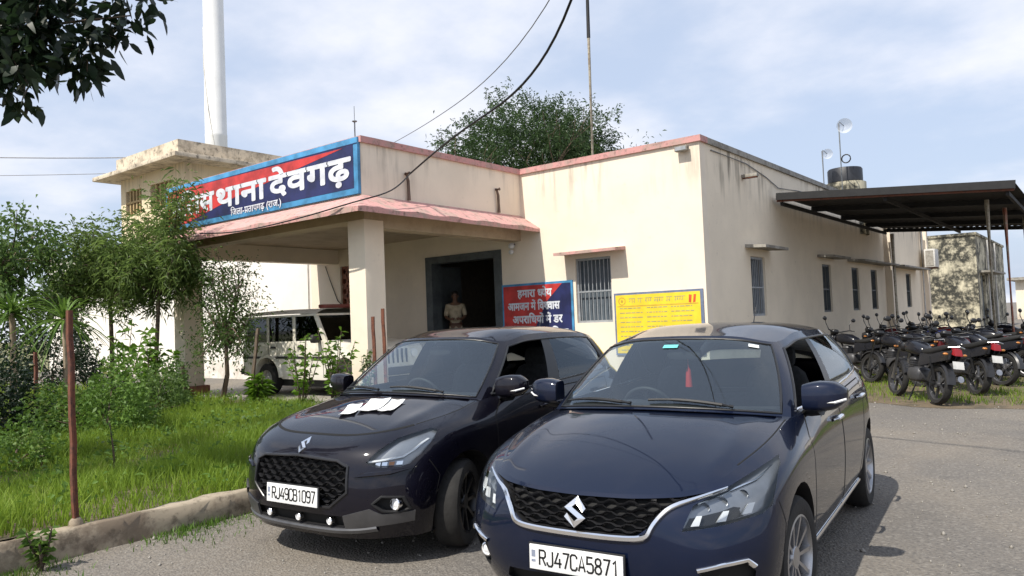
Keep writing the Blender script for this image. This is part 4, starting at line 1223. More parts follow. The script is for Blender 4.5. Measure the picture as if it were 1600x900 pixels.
BAL = dict(L=3.99, headlight_end=.46, roof_z=1.47, corner=4, abase=7, wheels=(.81, 3.33), wheel_r=.312, arch=.36, track=.765, bumper_y=.42, spokes=10, steer=R(-4),
  rows=[
   [(0,.08,.20),(.25,.085,.20),(.45,.12,.20),(.62,.21,.20),(.73,.33,.20),(.79,.45,.20),(.80,.80,.20),(.80,1.2,.20),(.80,1.55,.20),(.80,2.2,.20),(.80,3.0,.21),(.80,3.4,.22),(.74,3.72,.26),(.5,3.86,.28),(0,3.9,.28)],
   [(0,.02,.33),(.25,.025,.33),(.45,.055,.33),(.63,.135,.33),(.76,.275,.33),(.83,.43,.33),(.845,.8,.33),(.842,1.2,.33),(.84,1.55,.33),(.84,2.2,.33),(.845,3.,.33),(.845,3.4,.33),(.77,3.77,.36),(.5,3.92,.38),(0,3.96,.38)],
   [(0,0,.48),(.25,.006,.48),(.45,.035,.48),(.64,.115,.48),(.785,.265,.48),(.852,.44,.48),(.868,.8,.48),(.862,1.2,.48),(.858,1.55,.48),(.858,2.2,.48),(.868,3,.48),(.868,3.4,.48),(.79,3.78,.5),(.52,3.95,.52),(0,3.99,.52)],
   [(0,.006,.60),(.25,.014,.60),(.45,.05,.60),(.64,.15,.61),(.785,.31,.63),(.855,.50,.655),(.872,.82,.68),(.868,1.2,.67),(.866,1.55,.66),(.866,2.2,.66),(.872,3,.68),(.87,3.4,.7),(.79,3.76,.72),(.53,3.92,.74),(0,3.96,.74)],
   [(0,.028,.675),(.25,.038,.675),(.44,.082,.68),(.62,.195,.70),(.757,.37,.75),(.832,.56,.79),(.855,.85,.83),(.852,1.2,.84),(.85,1.55,.85),(.85,2.2,.87),(.85,3.,.91),(.845,3.4,.93),(.77,3.72,.95),(.53,3.88,.96),(0,3.92,.97)],
   [(0,.075,.73),(.24,.09,.732),(.42,.14,.742),(.58,.265,.772),(.67,.45,.83),(.725,.66,.882),(.75,.92,.93),(.755,1.2,.97),(.795,1.55,.985),(.80,2.2,1.0),(.80,3.0,1.04),(.775,3.4,1.07),(.69,3.65,1.09),(.48,3.8,1.10),(0,3.86,1.11)]],
  cowl=[(0,.99,1.015),(.27,1.01,1.01),(.53,1.085,.995),(.755,1.2,.97)],
  roof=[(0,1.60,1.425),(.2,1.605,1.422),(.4,1.635,1.405),(.565,1.74,1.37),(.585,2.05,1.405),(.60,2.35,1.42),(.595,2.95,1.41),(.57,3.35,1.38),(.52,3.55,1.355),(.36,3.62,1.365),(0,3.65,1.38)],
  roof_corners=(3, 8), roof_bump=.035, hood_bump=.027, hood_crease=.012, bulge=.022,
  windows=dict(ws=2.78, ws_t=(.03, .95), side=[(3.25, 4.9), (5.12, 6.45), (6.6, 7.25)], side_t=(.05, .88), black=[(4.85, 5.15), (6.4, 6.65)], rear=(8.4, 10), rear_t=(.1, .85)),
  headlight=[(.505,.592),(.667,.614),(.80,.643),(.828,.669),(.832,.748),(.822,.82),(.80,.853),(.745,.815),(.655,.758),(.54,.697)],
  grille=mir_poly([(0,.555),(.30,.56),(.362,.605),(.42,.68),(.51,.722),(.60,.745),(.48,.728),(.24,.716),(0,.713)]), intakes=[mir_poly([(0,.215),(.40,.215),(.45,.26),(.42,.315),(0,.325)]), [(.575,.415),(.745,.445),(.775,.40),(.75,.275),(.60,.27),(.56,.33)], [(-.56,.33),(-.60,.27),(-.75,.275),(-.775,.40),(-.745,.445),(-.575,.415)]],
  doors=[[(1.22,.30),(2.2,.30),(2.2,.98),(1.36,.955),(1.22,.86)], [(2.215,.30),(2.85,.30),(3.0,.55),(3.12,.8),(3.2,1.02),(2.215,.98)]], handles=[(2.02,.86),(2.98,.90)],
  open_windows=(0,), chrome_belt=True, handle_mat='chrome', cabin=(1.18, 3.5, .95), mirror=(1.07, 1.36, .91), hl_detail=lambda *a: None)

SWI = dict(L=3.86, headlight_end=.42, roof_z=1.49, corner=4, abase=7, wheels=(.80, 3.25), wheel_r=.305, arch=.35, track=.755, bumper_y=.41, spokes=8, steer=R(20),
  rows=[
   [(0,.06,.19),(.25,.065,.19),(.45,.10,.19),(.62,.19,.19),(.73,.31,.19),(.79,.43,.19),(.79,.8,.2),(.79,1.15,.2),(.79,1.5,.2),(.79,2.1,.2),(.79,2.9,.21),(.79,3.3,.22),(.73,3.6,.26),(.5,3.75,.28),(0,3.79,.28)],
   [(0,.01,.33),(.25,.015,.33),(.46,.045,.33),(.65,.135,.33),(.775,.28,.33),(.835,.44,.33),(.845,.8,.33),(.835,1.15,.33),(.83,1.5,.33),(.83,2.1,.33),(.845,2.9,.33),(.845,3.3,.34),(.77,3.64,.36),(.5,3.8,.38),(0,3.84,.38)],
   [(0,0,.48),(.25,.005,.48),(.46,.035,.48),(.65,.12,.48),(.785,.265,.48),(.85,.44,.48),(.866,.8,.48),(.852,1.15,.48),(.848,1.5,.48),(.848,2.1,.48),(.866,2.9,.48),(.866,3.3,.48),(.79,3.66,.5),(.52,3.82,.52),(0,3.86,.52)],
   [(0,.015,.62),(.25,.02,.62),(.46,.055,.62),(.65,.145,.625),(.785,.30,.635),(.85,.49,.655),(.868,.82,.67),(.858,1.15,.66),(.856,1.5,.655),(.856,2.1,.655),(.868,2.9,.67),(.866,3.3,.68),(.78,3.64,.7),(.52,3.8,.72),(0,3.84,.72)],
   [(0,.07,.75),(.25,.08,.75),(.45,.115,.755),(.63,.21,.765),(.76,.37,.79),(.825,.56,.82),(.85,.85,.84),(.845,1.15,.84),(.84,1.5,.85),(.84,2.1,.865),(.845,2.9,.89),(.835,3.3,.905),(.755,3.6,.93),(.5,3.75,.94),(0,3.79,.95)],
   [(0,.20,.83),(.24,.21,.83),(.42,.25,.84),(.58,.35,.86),(.67,.50,.885),(.72,.68,.91),(.745,.9,.94),(.75,1.15,.985),(.79,1.5,1.0),(.80,2.1,1.015),(.79,2.9,1.04),(.765,3.25,1.06),(.68,3.5,1.08),(.47,3.65,1.09),(0,3.71,1.1)]],
  cowl=[(0,.96,1.03),(.27,.98,1.025),(.53,1.05,1.01),(.75,1.15,.985)],
  roof=[(0,1.6,1.45),(.2,1.605,1.448),(.42,1.64,1.435),(.58,1.73,1.40),(.61,1.95,1.435),(.62,2.25,1.45),(.61,2.8,1.44),(.585,3.15,1.41),(.53,3.35,1.385),(.36,3.42,1.395),(0,3.45,1.41)],
  roof_corners=(3, 8), roof_bump=.035, hood_bump=.03, hood_crease=.008, bulge=.02,
  windows=dict(ws=2.78, ws_t=(.03, .95), side=[(3.3, 4.95), (5.2, 6.9)], side_t=(.05, .88), black=[(4.9, 5.25), (6.85, 7.4)], rear=(8.4, 10), rear_t=(.1, .85)),
  headlight=[(.555,.684),(.63,.656),(.74,.652),(.775,.668),(.812,.73),(.82,.80),(.80,.848),(.762,.864),(.66,.822),(.60,.755)],
  grille=mir_poly([(0,.385),(.32,.40),(.455,.50),(.445,.66),(.36,.695),(0,.712)]), intakes=[mir_poly([(0,.265),(.40,.272),(.45,.30),(.42,.345),(0,.345)]), [(.618,.43),(.67,.382),(.74,.366),(.783,.386),(.762,.462),(.667,.474)], [(-.667,.474),(-.762,.462),(-.783,.386),(-.74,.366),(-.67,.382),(-.618,.43)]],
  dark_wheels=True, doors=[[(1.2,.30),(2.12,.30),(2.12,.99),(1.34,.965),(1.2,.86)], [(2.135,.30),(2.78,.30),(2.93,.55),(3.05,.8),(3.1,1.0),(2.135,.99)]], handles=[(1.95,.86),(2.9,.90)],
  open_windows=(0,), handle_mat='paint', cabin=(1.14, 3.35, .97), mirror=(1.07, 1.33, .92), hl_detail=lambda *a: None)
# ---- details of the two cars
def bal_lamp(hl, sg, skin, M):
    P = lambda x, z, off: skin.front(x*sg, z, off) + Vector((-.01*sg, .012, 0))
    for x, z in ((.567, .632), (.668, .646), (.758, .668)):
        patch('led_block', M['led'], hl, [(x-.022, z-.022), (x+.012, z-.02), (x+.02, z+.022), (x-.002, z+.022)], P, -.024, .02, .016)
    ribbon('bright_strip', M['chrome'], hl, smooth2([(.56, .71), (.63, .733), (.72, .768), (.77, .79), (.805, .835)]), .012, .008, P, lift=-.022)
    for x, z, q in ((.595, .695, .022), (.66, .712, .026), (.735, .735, .024)):
        c = P(x, z, -.03); MB().lathe([(q, -.004), (q*.8, .01), (q*.45, .018), (0, .02)], 16, 'y', tuple(c)).build('reflector_bowl', M['hl_in'], hl, smooth=50)
    patch('bezel', M['hl_dark'], hl, [(.52, .60), (.66, .62), (.80, .65), (.822, .70), (.80, .715), (.66, .672), (.54, .648)], P, -.034, .03, .004)

def swi_lamp(hl, sg, skin, M):
    P = lambda x, z, off: skin.front(x*sg, z, off) + Vector((-.008*sg, .012, 0))
    ribbon('light_bar', M['led'], hl, [(.565, .69), (.66, .70), (.74, .712), (.775, .75), (.80, .81)], .018, .012, P, lift=-.022)
    for k in range(4):
        x = .61+.036*k
        patch('reflector_block', M['chrome'] if k != 2 else M['amber'], hl, [(x, .666), (x+.028, .664), (x+.028, .688), (x, .688)], P, -.035, .02, .012)
    patch('bezel', M['hl_dark'], hl, [(.58, .672), (.66, .66), (.76, .664), (.80, .73), (.78, .74), (.73, .70), (.60, .69)], P, -.04, .03, .004)

def zigzag_grille(parent, mat, skin, poly, z0, z1, dz, period, amp, lift, wd, th):
    P = lambda x, z, off: skin.front(x, z, off) + Vector((0, .02, 0))
    m = MB(); k = 0; z = z0
    xs = max(abs(p[0]) for p in poly)
    while z < z1:
        pts = []; nx = int(2*xs/period*4)
        for i in range(nx+1):
            x = -xs + 2*xs*i/nx
            ph = (i % 4); zz = z + amp*(1 if ph in (0, 1) else -1)*(1 if k % 2 == 0 else -1)
            ok = poly_in((x, zz), poly)
            if ok: pts.append((x, zz))
            if (not ok or i == nx) and len(pts) > 1:
                rows = []
                for j, (a, b) in enumerate(pts):
                    rows.append([P(a, b-wd/2, lift-.02), P(a, b-wd/2, lift), P(a, b, lift+th), P(a, b+wd/2, lift), P(a, b+wd/2, lift-.02)])
                m.grid(rows); pts = []
            elif not ok: pts = []
        z += dz; k += 1
    return m.build('grille_mesh', mat, parent, smooth=30)

def fog_lamp(root, skin, M, x, z, r, sg, dy=.015):
    c = skin.front(x*sg, z, 0) + Vector((0, dy, 0))
    f = bpy.data.objects.new('fog_lamp', None); COL.objects.link(f); f.parent = root; f.location = c
    MB().lathe([(r*1.25, .02), (r*1.25, -.008), (r*1.05, -.012), (r, -.002)], 20, 'y').build('bezel', M['chrome'], f, smooth=40)
    MB().lathe([(r, -.002), (r*.6, -.009), (0, -.012)], 20, 'y').build('lens', M['lens_white'], f, smooth=50)
    return f

BAL['hl_detail'] = bal_lamp; SWI['hl_detail'] = swi_lamp
SWI['nose_gap'] = .02
CM2 = dict(mesh=plain('grille_gloss', (.03, .03, .033), .25, .3), lip=plain('gunmetal_lip', (.13, .13, .135), .35, .6), sticker=plain('sticker_white', (.75, .78, .78), .5), teal=plain('sticker_teal', (.15, .55, .55), .5), red=plain('red_tassel', (.55, .03, .02), .7))

def quad_on_glass(gh, g0, g1, t0, t1, name, mat, parent, off=-.006):
    def q(g, t): return np.array(gh(g, t)) + np.array([0, off*.7, -off*.7])
    m = MB().grid([[tuple(q(g0+(g1-g0)*i/3, t0+(t1-t0)*j/2)) for i in range(4)] for j in range(3)])
    return m.build(name, mat, parent)

def finish_baleno(root, skin, sh, M):
    P = lambda x, z, off: skin.front(x, z, off)
    zigzag_grille(root, CM2['mesh'], skin, BAL['grille'], .575, .73, .024, .098, .0062, .0, .009, .01)
    path = smooth2([(-.655, .752, .008), (-.52, .712, .016), (-.432, .675, .024), (-.37, .598, .025), (-.30, .551, .028), (0, .543, .029), (.30, .551, .028), (.37, .598, .025), (.432, .675, .024), (.52, .712, .016), (.655, .752, .008)], 8)
    ribbon('chrome_moulding', M['chrome'], root, path, .03, .016, P, step=.02)
    S_emblem(root, M['chrome'], (0, .64), .062, lambda x, z, o: skin.front(x, z, o) + Vector((0, -.006, 0)))
    plate(root, M, (0, -.022, .412), .5, .118, -2, 'RJ47CA5871')
    for sg in (1, -1):
        ribbon('fog_moulding', M['chrome'], root, [(.565*sg, .425), (.66*sg, .447), (.748*sg, .458), (.772*sg, .425)], .02, .012, P)
        fog_lamp(root, skin, M, .655, .335, .03, sg, .045)
        Ps = lambda y, z, off, sg=sg: skin.side(y, z, sg, off)
        ribbon('sill_moulding', M['chrome'], root, [(1.2, .265), (2.0, .268), (2.92, .28)], .04, .014, Ps, step=.1)
    gh = sh['gh']
    quad_on_glass(gh, 2.12, 2.42, .86, .905, 'toll_sticker', CM2['sticker'], root)
    quad_on_glass(gh, -.42, .05, .80, .85, 'permit_sticker', CM2['teal'], root)
    rv = MB().ellipsoid((0, 1.62, 1.30), (.12, .02, .04), 14, 8, .5); rv.tube([(0, 1.6, 1.33), (0, 1.55, 1.38)], .012, 6)
    rv.build('rear_view_mirror', M['dash'], root, smooth=50)
    MB().tube([(0.03, 1.6, 1.27), (0.03, 1.6, 1.22), (.03, 1.6, 1.2), (.03, 1.6, 1.09)], [.003, .004, .016, .024], 8).build('hanging_tassel', CM2['red'], root, smooth=50)

def finish_swift(root, skin, sh, M):
    P = lambda x, z, off: skin.front(x, z, off)
    zigzag_grille(root, CM2['mesh'], skin, SWI['grille'], .40, .72, .036, .104, .0095, .0, .011, .012)
    ribbon('grille_moulding', CM2['mesh'], root, SWI['grille'], .018, .01, P, closed=True)
    S_emblem(root, M['chrome'], (0, .768), .042, lambda x, z, o: skin.front(x, z, o))
    plate(root, M, (0, -.03, .46), .5, .125, -3, 'RJ49CB1097')
    for sg in (1, -1):
        ribbon('bumper_crease', M['paint'], root, [(.50*sg, .598, .004), (.56*sg, .612, .03), (.70*sg, .622, .03), (.79*sg, .64, .008)], .03, .016, P)
        fog_lamp(root, skin, M, .722, .42, .034, sg)
        ribbon('fog_surround', M['dark'], root, SWI['intakes'][1 if sg > 0 else 2], .016, .012, P, closed=True)
        pl = [(.42, .352), (.60, .40), (.66, .362), (.80, .368), (.785, .30), (.60, .285), (.42, .265)]
        patch('lip_wing', CM2['lip'], root, [(x*sg, z) for x, z in (pl if sg > 0 else pl[::-1])], P, -.004, .03, .014)
    ribbon('lower_lip', CM2['lip'], root, smooth2([(-.62, .27), (-.40, .248), (0, .242), (.40, .248), (.62, .27)]), .035, .02, P)
    for x in (-.285, .015, .305):
        fog_lamp(root, skin, M, x, .306, .02, 1, .0)
    rv = MB().ellipsoid((0, 1.62, 1.33), (.12, .02, .04), 14, 8, .5); rv.tube([(0, 1.6, 1.36), (0, 1.55, 1.41)], .012, 6)
    rv.build('rear_view_mirror', M['dash'], root, smooth=50)

LB = ((-2.055, 3.03, 0), R(5.8)); LS = ((-4.375, 3.10, 0), R(4.9))
blue_car, skB, shB = make_car('hatchback_car', 'glossy dark blue hatchback with chrome-edged grille and RJ47 number plate', BAL, *LB, BLUE)
finish_baleno(blue_car, skB, shB, BLUE)
BLACK['rim'] = plain('dark_alloy', (.05, .05, .052), .3, .8)
black_car, skS, shS = make_car('hatchback_car', 'black hatchback with white papers lying on its hood, beside the kerb', SWI, *LS, BLACK)
finish_swift(black_car, skS, shS, BLACK)
# the sheets lying on the black hood
paper = plain('paper_white', (.80, .80, .79), .8, 0, .04)
TS = Matrix.Translation(LS[0]) @ Matrix.Rotation(LS[1], 4, 'Z')
for (cx, cy, a, w_, h_, lb, gp) in ((-.01, .55, 25, .12, .21, 'white paper sheet lying at the emblem end of the black hood, leftmost of three', 0),
                               (.12, .66, 18, .17, .25, 'largest white paper sheet, lying folded mid-way between the other two on the black hood', 1),
                               (.275, .68, 14, .11, .23, 'narrow white paper sheet on the black hood, nearest its wiper side, rightmost of three', 2)):
    m = MB(); rows = []
    for i in range(6):
        row = []
        for j in range(6):
            u, v = (i/5-.5)*w_, (j/5-.5)*h_
            x = cx + u*math.cos(R(a)) - v*math.sin(R(a)); y = cy + u*math.sin(R(a)) + v*math.cos(R(a))
            p = skS.top(x, y, .006 + .012*(abs(j/5-.5)*2)**3 + .004*math.sin(i*1.3+gp))
            row.append(tuple(TS @ p))
        rows.append(row)
    m.grid(rows); n0 = len(m.v)
    m.add([(x, y, z-.003) for x, y, z in m.v], [tuple(reversed(f)) for f in m.f])
    o = m.build('paper_sheet', paper, None, smooth=50)
    tag(o, lb, 'paper', 'papers on the black hood')
# ================================================================ wires, far buildings
def cable_through(pts, n=40):
    ev = cspline(pts); return [tuple(p) for p in ev(np.linspace(0, len(pts)-1, n))]
wire('overhead_cable', 'thick black overhead cable sloping down to the porch bracket', cable_through([(-1.2, 3.7, 7.6), (-4.27, 6.65, 4.94+.02), (-7.3, 8.5, 4.55), (-10.28, 10.07, 4.44)], 40), .016, MT['cable'])
wire('porch_eave_cable', 'black cable drooping along the pink porch eave', cable_through([(-10.28, 10.07, 4.44), (-9.93, 9.25, 3.98), (-9.86, 8.5, 3.72), (-10.5, 8.26, 3.60), (-11.5, 8.25, 3.54), (-13.2, 8.25, 3.51), (-14.7, 8.26, 3.62)], 30), .013, MT['cable'])
wire('thin_overhead_wire', 'thin grey wire running from the porch roof up into the sky', cable_through([(-10.4, 9.8, 5.02), (-7.6, 8.2, 4.72), (-4.45, 6.51, 4.97), (-1.5, 4.6, 6.6)], 30), .006, MT['wire'])
wire('far_wire', 'thin wire crossing the sky to the stair room roof', sag((-50, 2, 11.0), (-29.83, 14.35, 8.6), 12, .3), .02, MT['wire'])
wire('far_wire', 'lower of the two thin wires in the sky left of the stair room', sag((-50, 2, 9.6), (-29.98, 14.28, 8.0), 12, .2), .012, MT['wire'])

wb = thing('weathered_building', 'old plaster building black with mould, beyond the parked motorcycles', 'building', (-6.2, 43.3, 0))
m = WB()
for a, b, c, d in wall_tiles(-7.6, -4.89, -.3, 4.85, []): m.box(a, b, 43.3, 43.5, c, d)
m.build('front_wall', MT['mould'], wb)
m = WB()
for a, b, c, d in wall_tiles(43.5, 56, -.3, 4.85, [(44.6, 46.2, .3, 2.9), (48, 49.5, .3, 2.9)]): m.box(-5.09, -4.89, a, b, c, d)
m.build('side_wall', MT['mould'], wb)
WB().box(-7.6, -5.1, 43.51, 56, 4.4, 4.5).build('roof_slab', MT['oldconc'], wb)
WB().box(-7.7, -4.82, 43.22, 43.5, 4.852, 4.98).build('coping', MT['mould'], wb)
WB().box(-5.1, -4.82, 43.503, 56, 4.852, 4.97).build('coping', MT['mould'], wb)
WB().box(-4.88, -4.3, 44.2, 50, 3.0, 3.1).build('window_sunshade', MT['oldconc'], wb)
for y in (47.0, 50.3): WB().tube([(-4.8, y, 0), (-4.8, y, 4.8)], .07, 8).build('rain_pipe', MT['pipe'], wb)
for a, b in ((44.6, 46.2), (48, 49.5)): WB().box(-5.05, -5.0, a, b, .3, 2.9).build('door_leaf', MT['doorgrey'], wb)
for k, (x, y, w_, d_, h_, col, lb) in enumerate(((-5.6, 72, 6, 6, 3.1, (.75, .68, .55), 'low cream shed with flat dark eaves far behind the motorcycles'), (2.5, 84, 9, 7, 4.3, (.66, .62, .56), 'pale two-window house far beyond the bike shed posts'))):
    hb = thing('far_house', lb, 'house', (x, y, 0))
    MB().box(0, w_, 0, d_, -.3, h_).build('wall', plaster('far_plaster_%d' % k, col, .4, zt=h_), hb)
    MB().box(-.5, w_+.5, -.6, d_+.4, h_+.001, h_+.22).build('roof', MT['oldconc'], hb)
    for q in (.15, .6): MB().box(w_*q, w_*q+.9, -.03, -.002, 1.0, 2.2).build('window', MT['shutter'], hb)
gt = thing('far_gate', 'pale grille gate far beyond the last shed post', 'gate', (-.6, 66, 0))
g_ = MB()
for k in range(12): g_.bar((k*.22, 0, .1), (k*.22, 0, 2.2), .03)
g_.bar((0, 0, .15), (2.42, 0, .15), .05).bar((0, 0, 2.15), (2.42, 0, 2.15), .05); g_.build('grille', MT['pipe'], gt)
# ================================================================ vegetation
def leaf_mat(name, c1, c2, trans=.35, rough=.5, dry=None):
    m = Mat(name); n = m.n
    g = n.new('ShaderNodeNewGeometry')
    c = m.mix(g.outputs['Random Per Island'], c1, c2)
    c = m.mix(m.rmp(m.noise(.9, 4, .6, m.pos()), .35, .7), c, tuple(q*.62 for q in c1))
    if dry: c = m.mix(m.rmp(m.noise(2.2, 5, .6, m.pos()), .57, .76), c, dry)
    m.set(Base_Color=c, Roughness=rough)
    m.b.inputs['Specular IOR Level'].default_value = .35
    t = n.new('ShaderNodeBsdfTranslucent'); m.link(m.mix(.5, c, tuple(min(1, q*1.5) for q in c2)), t.inputs[0])
    x = n.new('ShaderNodeMixShader'); x.inputs[0].default_value = trans
    m.link(m.b.outputs[0], x.inputs[1]); m.link(t.outputs[0], x.inputs[2]); m.link(x.outputs[0], m.out.inputs['Surface'])
    return m.m
LM = dict(grass=leaf_mat('grass_blade', (.15, .245, .022), (.24, .34, .038), .36, .6, (.30, .27, .08)), dark=leaf_mat('dark_leaf', (.012, .026, .012), (.022, .042, .016), .25, .4),
    shrub=leaf_mat('shrub_leaf', (.075, .14, .035), (.14, .22, .055), .42), fresh=leaf_mat('fresh_leaf', (.10, .20, .018), (.16, .30, .03), .35), needle=leaf_mat('needle_leaf', (.10, .165, .042), (.19, .27, .07), .45),
    acacia=leaf_mat('acacia_leaf', (.036, .075, .025), (.066, .115, .034), .32), weed=leaf_mat('weed_leaf', (.08, .16, .025), (.14, .24, .04), .3, .55, (.2, .19, .06)), far=leaf_mat('far_leaf', (.045, .075, .03), (.07, .10, .04), .2))
BARK = weathered('bark', (.13, .095, .065), (.08, .06, .045), .5, .95, 9)
BARK_PALE = weathered('pale_bark', (.34, .27, .19), (.24, .18, .12), .4, .95, 7)
rng = np.random.default_rng(5)
def unit(v): return v/np.maximum(1e-9, np.linalg.norm(v, axis=-1, keepdims=True))
def leaves(P, D, L, W, droop=.25, fold=.25):
    """P base points, D directions, L lengths, W widths -> one mesh of folded leaves"""
    n = len(P); D = unit(D); up = rng.normal(size=(n, 3)); S = unit(np.cross(D, up)); N = np.cross(S, D)
    L = np.broadcast_to(L, n)[:, None]; W = np.broadcast_to(W, n)[:, None]
    mid = P + D*L*.5
    tip = P + D*L - np.array([0, 0, 1.0])*L*droop
    a = mid + S*W*.5 + N*W*fold; b = mid - S*W*.5 + N*W*fold
    V = np.stack([P, a, tip, b], 1).reshape(-1, 3)
    i = np.arange(n)*4
    F = np.stack([np.stack([i, i+1, i+2], 1), np.stack([i, i+2, i+3], 1)], 1).reshape(-1, 3)
    return V, F
def round_leaves(P, D, L, W, droop=.25, fold=.18):
    n = len(P); D = unit(D); S = unit(np.cross(D, rng.normal(size=(n, 3)))); N = np.cross(S, D); L = L[:, None]; W = W[:, None]; z = np.array([0, 0, 1.0])
    def at(u): return P + D*L*u - z*L*droop*u*u
    row = [P]
    for u, w_ in ((.28, .42), (.6, .5), (.85, .28)): row += [at(u)+S*W*w_+N*W*fold*w_*2]
    row += [at(1.0)]
    for u, w_ in ((.85, .28), (.6, .5), (.28, .42)): row += [at(u)-S*W*w_+N*W*fold*w_*2]
    V = np.stack(row, 1).reshape(-1, 3); i = np.arange(n)*8
    F = np.stack([np.stack([i+a, i+b, i+c, i+d], 1) for a, b, c, d in ((0, 1, 7, 0),)], 1).reshape(-1, 4)[:0]
    T_ = [(0, 1, 7), (1, 2, 6), (1, 6, 7), (2, 3, 5), (2, 5, 6), (3, 4, 5)]
    F = np.stack([np.stack([i+a, i+b, i+c], 1) for a, b, c in T_], 1).reshape(-1, 3)
    return V, F
def np_mesh(name, V, F, mat, parent=None):
    me = bpy.data.meshes.new(name); k = F.shape[1]
    me.vertices.add(len(V)); me.vertices.foreach_set('co', np.ascontiguousarray(V, dtype=np.float32).ravel())
    me.loops.add(F.size); me.loops.foreach_set('vertex_index', np.ascontiguousarray(F, dtype=np.int32).ravel())
    me.polygons.add(len(F)); me.polygons.foreach_set('loop_start', np.arange(len(F), dtype=np.int32)*k); me.polygons.foreach_set('loop_total', np.full(len(F), k, dtype=np.int32))
    me.update(calc_edges=True)
    return link_mesh(name, me, mat, parent)
def blades(name, xy, zf, h, w_, mat, lean=.35):
    n = len(xy); z = np.array([zf(x, y) for x, y in xy]); P = np.column_stack([xy, z-.02])
    a = rng.uniform(0, 2*np.pi, n); S = np.column_stack([np.cos(a), np.sin(a), 0*a]); b = rng.uniform(0, 2*np.pi, n)
    H_ = (h*rng.uniform(.45, 1.25, n))[:, None]; ln = np.column_stack([np.cos(b), np.sin(b), 0*b])*H_*rng.uniform(.05, lean*2, n)[:, None]
    Wd = (w_*rng.uniform(.6, 1.3, n))[:, None]; up = np.array([0, 0, 1.0])
    V = np.stack([P-S*Wd/2, P+S*Wd/2, P+S*Wd*.38+up*H_*.55+ln*.35, P-S*Wd*.38+up*H_*.55+ln*.35, P+up*H_*.95+ln], 1).reshape(-1, 3)
    i = np.arange(n)*5
    F = np.stack([np.stack([i, i+1, i+2], 1), np.stack([i, i+2, i+3], 1), np.stack([i+3, i+2, i+4], 1)], 1).reshape(-1, 3)
    return np_mesh(name, V, F, mat)
def scatter(n, x0, x1, y0, y1, dens):
    out = []
    while len(out) < n:
        q = np.column_stack([rng.uniform(x0, x1, n), rng.uniform(y0, y1, n)])
        k = dens(q[:, 0], q[:, 1]); q = q[rng.uniform(0, 1, n) < k]; out += list(q)
    return np.array(out[:n])
# lawn: denser and taller in tufts
def lump(x, y): return np.clip(.62+.3*np.sin(x*2.1+1.3*np.sin(y*1.7))*np.sin(y*2.4+.7)+.25*np.sin(x*5.3+y*3.1), .08, 1)
near_ = scatter(90000, -13, -6.06, -.5, 8.5, lump); far_ = scatter(26000, -26, -12.5, -1, 8.5, lump)
hh = lambda q: .10+.16*lump(q[:, 0]+3, q[:, 1])
lawn = []
o = blades('lawn_grass', near_, bed_z, hh(near_), .0095, LM['grass']); tag(o, 'bright green uncut grass covering the garden bed', 'grass', kind='stuff')
o = blades('lawn_grass', far_, bed_z, hh(far_)*1.2, .02, LM['grass']); tag(o, 'grass under the shrubs at the back of the garden', 'grass', kind='stuff')
q = scatter(30000, -6.0, 4, 13.25, 22, lambda x, y: lump(x*.8, y)*np.where(y < 13.7+.35*np.sin(x*1.1), .25, 1))
o = blades('shed_grass', q, lambda x, y: .01, .06+.10*lump(q[:, 0], q[:, 1]), .012, LM['grass']); tag(o, 'short grass on the ground under the motorcycles', 'grass', kind='stuff')
q = scatter(6000, -5.9, -5.2, 0, 6.3, lambda x, y: np.exp(-(x+5.9)/.16)*np.clip(.5+.6*np.sin(y*1.7+.4)*np.sin(y*3.1), .02, 1))
o = blades('kerb_weeds', q, lambda x, y: 0, .03+.06*lump(q[:, 0]*2, q[:, 1]*2), .010, LM['weed']); tag(o, 'low weeds growing out of the tarmac along the kerb', 'weeds', kind='stuff')
# broad-leaved weeds in the lawn
q = scatter(5200, -16, -6.25, 0, 8.4, lambda x, y: np.clip(lump(x+7, y*1.4)-.45, 0, 1)*1.6)
zz = np.array([bed_z(a, b) for a, b in q])+rng.uniform(.02, .2, len(q)); dd = rng.normal(size=(len(q), 3)); dd[:, 2] = np.abs(dd[:, 2])*.5+.2
V, F = leaves(np.column_stack([q, zz]), dd, rng.uniform(.05, .11, len(q)), rng.uniform(.025, .05, len(q)))
tag(np_mesh('lawn_weeds', V, F, LM['weed']), 'broad-leaved weeds scattered through the lawn', 'weeds', kind='stuff')
# loose stones on the tarmac
stn = []; V_ = []; F_ = []
oct_ = np.array([(1,0,0),(-1,0,0),(0,1,0),(0,-1,0),(0,0,1),(0,0,-1)], float); of = np.array([(0,2,4),(2,1,4),(1,3,4),(3,0,4),(2,0,5),(1,2,5),(3,1,5),(0,3,5)])
pts = np.column_stack([rng.uniform(-5.85, 8, 5200), rng.uniform(.5, 13.2, 5200)])
sz = rng.uniform(.003, .011, len(pts))*rng.choice([1, 1, 1, 1.9], len(pts))
V = (oct_[None]*sz[:, None, None]*rng.uniform(.6, 1.2, (len(pts), 6, 1)) + np.column_stack([pts, sz*.3])[:, None]).reshape(-1, 3)
F = (of[None]+(np.arange(len(pts))*6)[:, None, None]).reshape(-1, 3)
tag(np_mesh('gravel', V, F, weathered('gravel_stone', (.30, .28, .25), (.20, .18, .15), .3, .9, 30)), 'loose grey stones scattered on the worn tarmac', 'gravel', kind='stuff')

